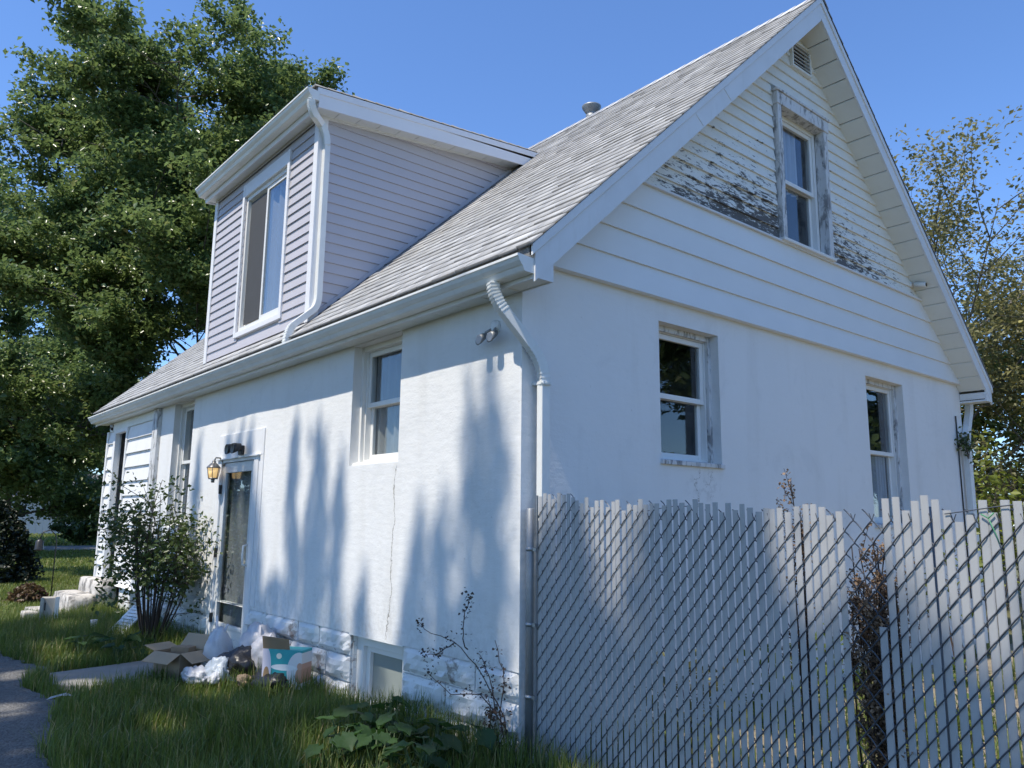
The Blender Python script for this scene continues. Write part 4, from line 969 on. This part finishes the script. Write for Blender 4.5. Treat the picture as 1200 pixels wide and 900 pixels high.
# ------------------------------------------------------------------ plants
def limb_path(p0, p1, bend, rng, n=5):
    p0, p1 = Vector(p0), Vector(p1); L = (p1-p0).length; off = Vector((rng.uniform(-1, 1), rng.uniform(-1, 1), rng.uniform(-.3, .9)))*bend*L
    return [p0.lerp(p1, i/n)+off*4*(i/n)*(1-i/n) for i in range(n+1)]
def tree(name, label, cat, base, height, crown_r, crown_lo, seed, leafmat, barkmat, nmain=9, nsub=6, ntwig=5, leaves=200, lsize=.13, clump=.55, trunk_r=.28, spread=1., updir=.9, group=None, droop=0., shape=None, tone_bias=0., twig_vis=True):
    """trunk, limbs, twigs as tubes; leaf clumps along the twigs"""
    rng = random.Random(seed); nr = np.random.default_rng(seed)
    root = empty(name, base); tag(root, label, cat, group)
    m = MB(); top = Vector((rng.uniform(-.3, .3), rng.uniform(-.3, .3), height*.82)); tp = limb_path((0, 0, -.1), top, .03, rng, 8)
    m.tube(tp, [trunk_r*(1-.85*i/8) for i in range(9)], 9)
    L, T = [], []
    def on_trunk(f):
        t = f*8; i = min(int(t), 7); return tp[i].lerp(tp[i+1], t-i)
    for a in range(nmain):
        f = .18+.8*(a/(nmain-1)); ang = a*2.4+rng.uniform(-.4, .4); s = on_trunk(f)
        rel = (s.z-crown_lo)/(height-crown_lo); prof = shape(max(0, min(1, rel))) if shape else math.sin(math.pi*min(.97, max(.12, .22+.72*rel)))
        rr = crown_r*prof*rng.uniform(.8, 1.1)*spread
        e = s+Vector((math.cos(ang)*rr, math.sin(ang)*rr, rr*updir*rng.uniform(.35, .9))); e.z = min(e.z, height)
        mp = limb_path(s, e, .08, rng, 6); m.tube(mp, [trunk_r*.42*(1-f*.5)*(1-.8*i/6) for i in range(7)], 6)
        for b in range(nsub):
            g = .3+.7*(b+rng.uniform(0, 1))/nsub; t = min(5.999, g*6); s2 = mp[int(t)].lerp(mp[int(t)+1], t-int(t))
            dv = Vector((rng.gauss(0, 1)+math.cos(ang)*.8, rng.gauss(0, 1)+math.sin(ang)*.8, rng.gauss(.55*updir, .45))).normalized()
            l2 = rr*.5*rng.uniform(.6, 1.1)+.25; e2 = s2+dv*l2; sp_ = limb_path(s2, e2, .1, rng, 4); m.tube(sp_, [trunk_r*.13*(1-.75*i/4) for i in range(5)], 4, False)
            for c in range(ntwig):
                g2 = .35+.65*(c+rng.uniform(0, 1))/ntwig; t2 = min(3.999, g2*4); s3 = sp_[int(t2)].lerp(sp_[int(t2)+1], t2-int(t2))
                d3 = Vector((rng.gauss(0, 1), rng.gauss(0, 1), rng.gauss(.5*updir-droop, .55))).normalized(); l3 = clump*rng.uniform(.8, 1.7); e3 = s3+d3*l3
                if twig_vis: m.tube([s3, s3.lerp(e3, .5), e3], [trunk_r*.035, trunk_r*.025, trunk_r*.01], 3, False)
                k = int(leaves*rng.uniform(.6, 1.4)); u = nr.uniform(.15, 1.08, k)
                pts = np.array(s3)+np.outer(u, np.array(e3-s3))+nr.normal(size=(k, 3))*clump*np.array([.30, .30, .20])
                L.append(pts); T.append(np.clip(nr.normal(.46+rng.uniform(-.2, .2)+tone_bias, .2, k), 0, 1))
    m.build('trunk', barkmat, root, fix=False)
    if L:
        pts = np.concatenate(L); tn = np.concatenate(T); tn = np.where(nr.uniform(size=len(tn)) < .03, .95, np.minimum(tn, .84))
        stuff(link('crown', leaf_mesh('crown', pts, lsize, nr, up=.5, tone=tn, droop=.4), leafmat, root))
    return root
maple_shape = lambda r: (.75+.8*r if r < .3 else .99-.35*(r-.3) if r < .65 else .87-1.75*(r-.65))
tree('maple_tree', 'tall dense green maple tree standing beyond the porch end', 'tree', (3.6, 17.8, -.05), 14.7, 4.9, 1.2, 11, 'maple', 'bark', 28, 11, 6, 200, .135, .58, .13, 1., .95, shape=maple_shape)
tree('maple_tree', 'broad green maple tree whose low boughs hang over the lawn across the road', 'tree', (-1.5, 45., -.05), 17.5, 8.0, 2.6, 31, 'maple', 'bark', 16, 9, 5, 140, .30, 1.1, .3, 1., .6, shape=maple_shape)
tree('lawn_tree', 'leafy tree whose low boughs hang over the front lawn near the road', 'tree', (1.2, 30.5, -.05), 9.0, 4.2, 2.2, 33, 'maple', 'bark', 14, 8, 5, 130, .2, .8, .16, 1., .5, shape=maple_shape)
tree('autumn_tree', 'thin half bare tree with browning leaves behind the right eave', 'tree', (12.2, 1.9, -.05), 7.5, 2.5, 2.0, 5, 'autumn', 'twig', 15, 8, 6, 36, .085, .5, .09, 1., 1.25, shape=lambda r: .55+.5*math.sin(math.pi*(.25+.6*r)))
tree('autumn_tree', 'bushy leaning tree with brown twigs and yellowing leaves over the picket fence', 'tree', (13.4, .35, -.05), 5.6, 2.3, 1.0, 15, 'autumn', 'twig', 13, 8, 6, 44, .09, .5, .08, 1., 1.0, shape=lambda r: .8)
tree('young_tree', 'green leafed young tree standing behind the two autumn trees', 'tree', (15.6, 3.0, -.05), 5.4, 2.6, .8, 25, 'maple', 'bark', 10, 6, 5, 60, .15, .6, .12, 1., .8, shape=lambda r: .85)
# the tree whose shade falls on the wall, the grass and the fence; its top shoots draw the streaks
def shade_tree():
    rng = random.Random(8); nr = np.random.default_rng(8)
    root = empty('shade_tree', (-11.5, 1.6, 0)); tag(root, 'large leafy shade tree across the gravel drive from the house', 'tree')
    ta = math.tan(SUN_EL); yk = math.tan(SUN_AZ)/ta
    def lift(x, y, z, k): return (x-k/ta, y-yk*k, z+k)
    # (tip y, tip z, base y, base z, base half width)
    shoots = [(4.42, 2.36, 4.30, 1.15, .13), (3.38, 2.40, 3.25, .8, .12), (2.83, 2.38, 2.78, .55, .20), (4.15, 1.62, 4.05, .65, .13), (2.42, 1.88, 2.36, .50, .10), (1.18, 1.58, 1.10, .40, .12), (.86, 1.62, .78, .40, .13),
              (.56, 2.46, .45, .9, .10), (.30, 2.50, .26, .35, .16), (1.95, 1.00, 1.95, .45, .10), (6.05, 2.35, 6.1, 1.5, .09), (5.05, 2.38, 5.0, 2.0, .08), (4.75, 2.40, 4.7, 2.0, .08),
              (-.36, 1.85, -.46, .8, .15), (-.62, 1.05, -.62, .6, .15), (-.15, 1.45, -.2, .6, .10), (-1.22, 1.95, -1.12, .85, .26), (-1.55, 1.95, -1.42, .85, .24), (-1.75, 1.15, -1.7, .6, .2), (-2.45, 1.0, -2.4, .5, .2), (6.8, 1.7, 6.8, .8, .15), (7.4, 1.4, 7.4, .6, .15), (-2.9, 1.3, -2.9, .6, .2)]
    pts, tw_ = [], MB()
    for ty, tz, by, bz, hw in shoots:
        k = rng.uniform(9.5, 11.) if ty < 0 else rng.uniform(13.5, 17.); hw = hw*1.45; n = int((190 if ty < 0 else 125)*hw/.12*(tz-bz+.5)/1.6)
        u = nr.uniform(0, 1, n)**.75; wob = .03*np.sin(u*9+rng.uniform(0, 6))
        y = ty+(by-ty)*u+wob+nr.normal(size=n)*hw*(.25+.75*u)*.62; z = tz+(bz-.3-tz)*u; kk = k+nr.normal(size=n)*.35
        for i in range(n): pts.append(lift(0, y[i], z[i], kk[i]))
        tw_.tube([lift(0, ty, tz-.05, k), lift(0, (ty+by)/2, (tz+bz)/2, k), lift(0, by, bz-.4, k), lift(-.7, by*.8+.3, bz-.8, k-.6)], [.006, .011, .018, .03], 4, False)
    # dense crown below the shoots
    n = 84000; y = nr.uniform(-8.5, 8.3, n); w_ = nr.uniform(-3.9, .8, n); edge = .10*np.sin(y*2.1)+.08*np.sin(y*5.3+1)+.05*np.sin(y*11)
    k = nr.uniform(9.5, 15.5, n)
    hole = np.array([mnoise.noise(Vector((a*1.05, b*1.9, 2.7))) for a, b in zip(y, w_)])
    top_w = np.where(y < .05, .52, .28); keep = (w_ < top_w+edge) & (hole < .25)
    for Y, W_, K in zip(y[keep], w_[keep], k[keep]): pts.append(lift(W_, Y, 0, K))
    n = 16000; low = np.stack([nr.uniform(-13.5, -7.2, n), nr.uniform(-9, 9, n), nr.uniform(2.2, 9.0, n)], 1); low = low[np.array([mnoise.noise(Vector(p)*.8) for p in low.tolist()]) < .18]
    pts += low.repeat(2, 0).tolist()
    stuff(link('crown', leaf_mesh('crown', np.array(pts)+nr.normal(size=(len(pts), 3))*.04-np.array([-11.5, 1.6, 0]), .135, nr), 'shade', root))
    tw_.xf(lambda p: (p[0]+11.5, p[1]-1.6, p[2]))
    tw_.tube([(0, 0, -.1), (.1, 0, 4.2), (.5, .1, 8.5)], [.42, .34, .2], 10)
    for a in range(14):
        yy = -6+a*.95; tw_.tube([(.1, 0, 4.2+.4*(a % 5)), (.7, yy*.4, 7.8), (2.0, yy*.85, 11.4), (2.8, yy, 14.)], [.13, .09, .05, .015], 6, False)
    tw_.build('trunk', 'bark', root, fix=False)
shade_tree()
tree('yard_tree', 'leafy green tree in the yard opposite the gable windows', 'tree', (16.5, -7.0, 0), 8.5, 4.4, .8, 41, 'maple', 'bark', 14, 7, 5, 90, .24, .8, .22, 1., .8, shape=lambda r: .9)
def hedge():  # unseen hedge, added so the gable panes reflect something dark
    nr = np.random.default_rng(91); root = empty('reflection_hedge', (14, -22, 0)); tag(root, 'added unseen hedge that darkens the gable window reflections', 'hedge'); n = 16000
    pts = np.stack([nr.uniform(-14, 22, n), nr.normal(0, .7, n), nr.uniform(0, 1, n)**.8*4.6], 1); pts[:, 2] += .35*np.sin(pts[:, 0]*1.3)+.2*np.sin(pts[:, 0]*3.1)
    stuff(link('foliage', leaf_mesh('foliage', pts, .42, nr), 'maple', root)); MB().tube([(-13, 0, 0), (0, .1, 1.0), (21, 0, .1)], .08, 6).build('stems', 'bark', root)
hedge()
tree('drive_tree', 'round green tree beside the far end of the gravel drive', 'tree', (-8.0, 24.5, 0), 5.2, 3.0, .9, 43, 'maple', 'bark', 10, 6, 5, 70, .22, .8, .24, 1., .8, shape=maple_shape)

def bush(name, label, base, r, h, seed, leafmat, n, lsize, stems=14, cat='bush', group=None, hollow=.25, stem_r=.008, tonemid=.45):
    rng = random.Random(seed); nr = np.random.default_rng(seed); root = empty(name, base); tag(root, label, cat, group)
    m = MB(); tips = []
    for i in range(stems):
        a = rng.uniform(0, 6.28); q = rng.uniform(.2, 1); e = Vector((math.cos(a)*r[0]*q, math.sin(a)*r[1]*q, h*rng.uniform(.6, 1.)*(1.05-.35*q)))
        p = limb_path((math.cos(a)*r[0]*.12, math.sin(a)*r[1]*.12, -.05), e, .10, rng, 5); m.tube(p, [stem_r*(1.2-.9*j/5) for j in range(6)], 5, False); tips.append(p)
        for b in range(3):
            t = rng.uniform(2.0, 4.8); s = p[int(t)].lerp(p[int(t)+1], t-int(t)); d = Vector((rng.gauss(0, 1)+math.cos(a)*.5, rng.gauss(0, 1)+math.sin(a)*.5, rng.uniform(.1, 1.1))).normalized()*h*rng.uniform(.12, .28)
            m.tube([s, s+d*.6, s+d], [stem_r*.5, stem_r*.35, stem_r*.2], 4, False); tips.append([s, s+d*.4, s+d*.7, s+d])
    m.build('stems', 'stem', root, fix=False)
    per = n//len(tips); P_, T_ = [], []
    for p in tips:
        arr = np.array([list(v) for v in p]); u = nr.uniform(hollow, 1., per)*(len(p)-1); i = np.minimum(u.astype(int), len(p)-2); f = (u-i)[:, None]
        P_.append(arr[i]*(1-f)+arr[i+1]*f+nr.normal(size=(per, 3))*np.array([.06, .06, .05])*max(.6, h*.75)); T_.append(np.clip(nr.normal(tonemid, .2, per), 0, .85))
    T_ = np.concatenate(T_); T_[nr.uniform(size=len(T_)) < .03] = .95
    stuff(link('foliage', leaf_mesh('foliage', np.concatenate(P_), lsize, nr, tone=T_, droop=.2), leafmat, root)); return root
bush('rose_bush', 'tall leggy green rose bush growing against the wall beside the storm door', (-.42, 5.95, 0), (.42, .80), 2.02, 3, 'shrubleaf', 4200, .062, 26, hollow=.52, stem_r=.010)
def cone_shrub(name, label, base, r, h, seed, n, mat, lsize):
    nr = np.random.default_rng(seed); root = empty(name, base); tag(root, label, 'shrub')
    z = nr.uniform(0, 1, n)**1.15; a = nr.uniform(0, 6.283, n); rad = r*np.sqrt(np.maximum(.04, 1-z**1.5))*(.72+.28*nr.uniform(size=n))*(1+.13*np.sin(a*5+z*9)+.1*np.sin(a*11-z*14))
    pts = np.stack([np.cos(a)*rad, np.sin(a)*rad, z*h*(1+.06*np.sin(a*7))+.02], 1)
    stuff(link('foliage', leaf_mesh('foliage', pts, lsize, nr, tone=np.clip(nr.normal(.4, .25, n), 0, .84)), mat, root))
    MB().tube([(0, 0, -.1), (.02, 0, h*.7)], [.07, .02], 6).build('trunk', 'bark', root)
cone_shrub('evergreen_shrub', 'dense dark rounded evergreen shrub on the front lawn', (-.75, 16.8, 0), .95, 1.62, 12, 8000, 'yew', .11)
cone_shrub('evergreen_shrub', 'small reddish low shrub on the lawn behind the cabinet', (-.70, 11.9, 0), .30, .26, 13, 1100, 'redleaf', .07)
bush('lilac_bush', 'rounded green bush across the road next to the far house', (6.6, 41.5, 0), (2.3, 2.0), 3.6, 51, 'maple', 6000, .26, 24, hollow=.15)
bush('hedge_bush', 'low green hedge bush at the far kerb of the road', (5.9, 39.6, 0), (1.7, .9), 1.25, 52, 'shrubleaf', 3500, .2, 18, hollow=.1)
bush('yellow_shrub', 'loose shrub with bright yellow green leaves beside the right eave corner', (9.5, .75, 0), (1.1, 1.0), 3.0, 61, 'yellowgreen', 1500, .10, 22, hollow=.35)
bush('yellow_shrub', 'thin shrub with yellow leaves and bare canes in front of the picket fence', (10.9, .1, 0), (1.1, .9), 2.4, 62, 'yellowgreen', 900, .09, 22, hollow=.4)
bush('ivy_clump', 'dark leafy ivy clump hanging on the right downspout', (7.02, -.1, 2.28), (.13, .08), .30, 63, 'shrubleaf', 130, .055, 7, cat='ivy', hollow=.1, stem_r=.003)
bush('sapling', 'small bright green sapling showing over the fence below the right window', (5.35, -.45, 0), (.16, .16), 1.58, 64, 'yellowgreen', 90, .10, 5, cat='sapling', hollow=.75, stem_r=.006)

def dock(base, h, seed, label, n=5):
    rng = random.Random(seed); nr = np.random.default_rng(seed); root = empty('dried_weed', base); tag(root, label, 'weed', None); m = MB(); P_ = []
    for i in range(n):
        e = Vector((rng.uniform(-.05, .05), rng.uniform(-.10, .10), h*rng.uniform(.7, 1))); p = limb_path((rng.uniform(-.03, .03), rng.uniform(-.03, .03), -.02), e, .03, rng, 6); m.tube(p, [.005*(1.2-.12*j) for j in range(7)], 5, False)
        for b in range(9):
            t = rng.uniform(2.2, 5.95); s = p[int(t)].lerp(p[int(t)+1], t-int(t)); d = Vector((rng.gauss(0, .5), rng.gauss(0, .5), 1)).normalized()*rng.uniform(.06, .18); m.tube([s, s+d], [.002, .0012], 3, False)
            k = 34; P_.append(np.array(s)+np.outer(nr.uniform(0, 1, k), np.array(d))+nr.normal(size=(k, 3))*.012)
    m.build('stalks', 'stem', root, fix=False); pts = np.concatenate(P_); stuff(link('seed_heads', leaf_mesh('seed_heads', pts, .017, nr, aspect=.9), 'deadseed', root))
dock((.22, -1.74, 0), 1.86, 3, 'dried brown seed stalk standing above the fence slats', 4)
dock((.18, -2.12, 0), 1.45, 4, 'thick dried brown weed filling the gap of missing slats', 9)
dock((.14, -2.18, 0), 1.35, 7, 'tangled dried brown weed pressed against the mesh gap', 9)
dock((.20, -2.16, 0), 1.2, 6, 'short dried brown weed crowded behind the broken slat', 9)
for i, (x, y, h) in enumerate([(.6, -.7, .8), (.9, -1.3, .9), (.7, -2.7, .7), (1.4, -1.9, .8), (1.2, -2.6, .6), (1.9, -.9, .9), (.5, -3.2, .6)]):
    bush('yard_weed', 'straggly weed growing in the side yard behind the slats', (x, y, 0), (.22, .22), h, 80+i, 'grass' if i % 2 else 'autumn', 260, .06, 8, cat='weed', group='weeds behind the slat fence', stem_r=.004)

# vine and dead stalks on the corner foundation
vn = empty('corner_vine', (-.06, .02, 0)); tag(vn, 'thin dark berry vine arching across the corner foundation blocks', 'vine')
rng = random.Random(5); nr = np.random.default_rng(5); P_ = []
for k, path in enumerate([[(0, -.05, .1), (-.03, .06, .35), (-.05, .25, .55), (-.06, .5, .66), (-.06, .75, .69), (-.05, .95, .75)], [(-.05, .36, .62), (-.06, .40, .72), (-.06, .38, .86), (-.06, .33, .95)], [(-.01, .0, .2), (-.06, .2, .38), (-.08, .5, .34), (-.08, .75, .43)], [(-.05, .06, .3), (-.07, .1, .5), (-.06, .22, .62)], [(-.05, .5, .66), (-.06, .62, .58), (-.06, .85, .52)], [(0, -.03, .05), (-.06, .08, .2), (-.08, .1, .38)], [(-.0, -.02, .0), (-.05, .02, .3), (-.05, .0, .55), (-.05, .08, .72)]]):
    pv = [Vector(p) for p in path]; q = []
    for a, b in zip(pv, pv[1:]): q += [a.lerp(b, t/3)+Vector((rng.gauss(0, .006), rng.gauss(0, .006), rng.gauss(0, .006))) for t in range(3)]
    q.append(pv[-1]); MB().tube(q, [.0045*(1-.6*i/len(q)) for i in range(len(q))], 5, False).build('stem', 'stem', vn, fix=False)
    for i in range(8):
        c = q[rng.randint(len(q)//3, len(q)-1)]; P_.append(np.array(c)+nr.normal(size=(7, 3))*np.array([.012, .028, .028]))
stuff(link('berries', leaf_mesh('berries', np.concatenate(P_), .020, nr, aspect=.8), 'stem', vn))
link('foliage', leaf_mesh('foliage', np.stack([nr.normal(-.06, .02, 160), nr.normal(.06, .05, 160), nr.uniform(.03, .33, 160)], 1), .035, nr, tone=nr.uniform(0, .5, 160)), 'redleaf', vn)

# broad-leaved weeds in the shaded foreground: every leaf is a piece of its own
def weed_leaf():
    b = bmesh.new(); n, w = 6, 4; grid = []
    for i in range(n+1):
        u = i/n; half = .5*(math.sin(math.pi*min(1, u*.92+.06))**.7)*(1+.13*math.sin(u*21)); row = []
        for j in range(-w, w+1):
            v = j/w; row.append(b.verts.new((u-.12*abs(v)**1.5*(1-u)*1.2, v*half*.82, .10*abs(v)**1.3*.8-.28*u*u+.035*math.sin(v*9+u*12))))
        grid.append(row)
    for i in range(n):
        for j in range(2*w): b.faces.new((grid[i][j], grid[i+1][j], grid[i+1][j+1], grid[i][j+1]))
    bmesh.ops.remove_doubles(b, verts=b.verts, dist=.002)
    me = bpy.data.meshes.new('leaf'); b.to_mesh(me); b.free(); me.polygons.foreach_set('use_smooth', [True]*len(me.polygons)); return me
leaf_variants = []
for tv in (.2, .5, .8):
    me = weed_leaf(); at = me.attributes.new('tone', 'FLOAT', 'FACE'); at.data.foreach_set('value', [tv]*len(me.polygons)); leaf_variants.append(me)
rng = random.Random(12)
weeds = [(-.30, .05), (-.42, .28), (-.58, .1), (-.62, .42), (-.42, .62), (-.80, .3), (-.85, .6), (-.62, .82), (-.75, -.05), (-.36, .95), (-1.0, .45), (-1.0, 5.0), (-1.25, 5.4), (-.75, 5.1)]
for i, (x, y) in enumerate(weeds):
    r = empty('broadleaf_weed', (x, y, 0)); far = y > 4
    tag(r, 'clump of broad lobed weed leaves in the grass at the rose bush' if far else 'clump of broad lobed weed leaves in the long grass below the foundation blocks', 'weed', 'broad weeds by the rose bush' if far else 'broad weeds below the foundation')
    for k in range(7 if far else 9):
        a = k*2.4+rng.uniform(-.4, .4); q = rng.uniform(.03, .14); z = rng.uniform(.10, .27); s = rng.uniform(.085, .165)
        p = Vector((math.cos(a)*q, math.sin(a)*q, z)); MB().tube([(0, 0, 0), p*.6+Vector((0, 0, .03)), p], [.005, .004, .003], 4, False).build('stalk', 'greenstem', r, fix=False)
        o = link('leaf', leaf_variants[rng.randint(0, 2)], 'weed', r, loc=p); o.scale = (s, s, s); o.rotation_euler = (rng.uniform(-.3, .3), rng.uniform(-.25, .35), a)

# grass
def grass_patch(name, n, seed, region, hfun, wid, mat, lean=.55):
    nr = np.random.default_rng(seed); P_ = []; 
    x0, x1, y0, y1 = region; xs, ys = nr.uniform(x0, x1, n), nr.uniform(y0, y1, n); H_ = []
    for x, y in zip(xs, ys):
        h = hfun(x, y)
        if h > 0: P_.append((x, y, -.03)); H_.append(h)
    P_, H_ = np.array(P_), np.array(H_)*nr.uniform(.55, 1.25, len(P_))
    return stuff(link(name, blade_mesh(name, P_, H_, wid*nr.uniform(.6, 1.3, len(P_)), nr, lean), mat))
def in_path(x, y):
    return -1.72 < x < -.0 and 3.85+.1*math.sin(x*5) < y < 4.75+.08*math.sin(x*7)
def fg(x, y):
    if x < drive_edge(y)-.06*abs(mnoise.noise(Vector((x*9, y*9, 4)))) or in_path(x, y): return 0 if mnoise.noise(Vector((x*6, y*6, 0))) < .32 else .04
    n = mnoise.noise(Vector((x*1.6, y*1.6, 9))); near = max(0, 1-abs(x+.25)/.5)
    return max(.06, .17+.11*n+.07*near+(.05 if y > 5.5 else 0)+(.05 if y < 1.6 else 0))
g1 = grass_patch('grass', 52000, 1, (-2.35, -.01, -1.0, 9.3), fg, .0042, 'grass', .8); tag(g1, 'long shaded grass growing between the drive and the house wall', 'grass')
def lawnh(x, y):
    if x < drive_edge(y): return 0
    if -.05 < x < 7.2 and y < 10.6: return 0
    return .085+.04*mnoise.noise(Vector((x*.9, y*.9, 2)))
g2 = grass_patch('grass', 60000, 2, (-2.4, 4.2, 9.2, 20), lawnh, .0075, 'lawnblade', 1.3); tag(g2, 'short sunlit lawn grass beyond the steps', 'grass')
g3 = grass_patch('grass', 34000, 3, (-2.5, 8.5, 20, 32.9), lambda x, y: .11, .016, 'lawnblade', 1.3); tag(g3, 'sunlit lawn grass reaching to the road', 'grass')
g4 = grass_patch('grass', 24000, 4, (.12, 9, -4.2, -.02), lambda x, y: (.2+.12*mnoise.noise(Vector((x, y, 5)))) if mnoise.noise(Vector((x*1.1, y*1.1, 8))) > -.05 else 0, .005, 'lawnblade', .8); tag(g4, 'tall rough grass inside the side yard behind the fence', 'grass')
g5 = grass_patch('grass', 20000, 5, (-10, 30, 38.6, 64), lambda x, y: .14, .05, 'lawnblade', .7); tag(g5, 'bright lawn grass on the far side of the road', 'grass')

# ------------------------------------------------------------------ far things
fh = empty('far_house', (8.5, 70, 0)); tag(fh, 'low white house far across the road behind the lawn', 'house')
MB().box(-6, 6, 0, 7, -.2, 2.9).build('wall', 'farwall', fh)
MB().prism([(-.5, 2.8), (7.5, 2.8), (3.5, 5.0)], -6.5, 6.5, 'x').build('roof', 'farroof', fh)
for x in (-4.6, -2.8, -1.0, 1.4, 3.8):
    wf = MB().box(x-.55, x+.55, -.06, -.001, .9, 2.2).build('window', 'gutter', fh); MB().box(x-.45, x+.45, -.08, -.06, 1.0, 2.1).build('pane', 'glass', wf); MB().box(x-.44, x+.44, -.0605, -.0602, 1.01, 2.09).build('blind', 'dark', wf)
ff = empty('far_fence', (4.0, 64, 0)); tag(ff, 'long pale board fence far across the road', 'fence')
pk = MB().box(-.2, .2, -.015, .015, 0, 1.25).mesh('board')
for i in range(40): link('board', pk, 'farwall', ff, loc=(-7+.44*i, 0, 0))
MB().box(-7.3, 10.5, .016, .05, .3, .4).build('rail', 'farwall', ff); MB().box(-7.3, 10.5, .016, .05, .95, 1.05).build('rail', 'farwall', ff)
for i, (x, y, h, r, s, lab) in enumerate([(-2, 74, 13, 6, 71, 'tall tree at the left end behind the far house'), (17, 80, 15, 7, 72, 'broad tree behind the right end of the far house'), (8, 92, 17, 8, 73, 'distant tall tree rising behind the middle of the far house'), (24, 70, 12, 6, 74, 'distant tree beyond the far house fence corner')]):
    tree('far_tree', lab, 'tree', (x, y, 0), h, r, 1.5, s, 'maple', 'bark', 9, 6, 4, 40, .5, 1.3, .3, 1., .8, group='trees behind the far house', shape=lambda q: .95, twig_vis=False)
pf = empty('picket_fence', (14.5, 1.2, 0), R(-62)); tag(pf, 'weathered pale picket fence behind the yellow shrubs', 'fence')
pkm = MB().prism([(-.045, 0), (.045, 0), (.045, 1.62), (0, 1.70), (-.045, 1.62)], -.012, .012, 'y').mesh('picket')
for i in range(52): link('picket', pkm, 'picket', pf, loc=(-3.9+.15*i, 0, 0))
for z in (.35, 1.25): MB().box(-4, 4, .013, .06, z, z+.09).build('rail', 'picket', pf)
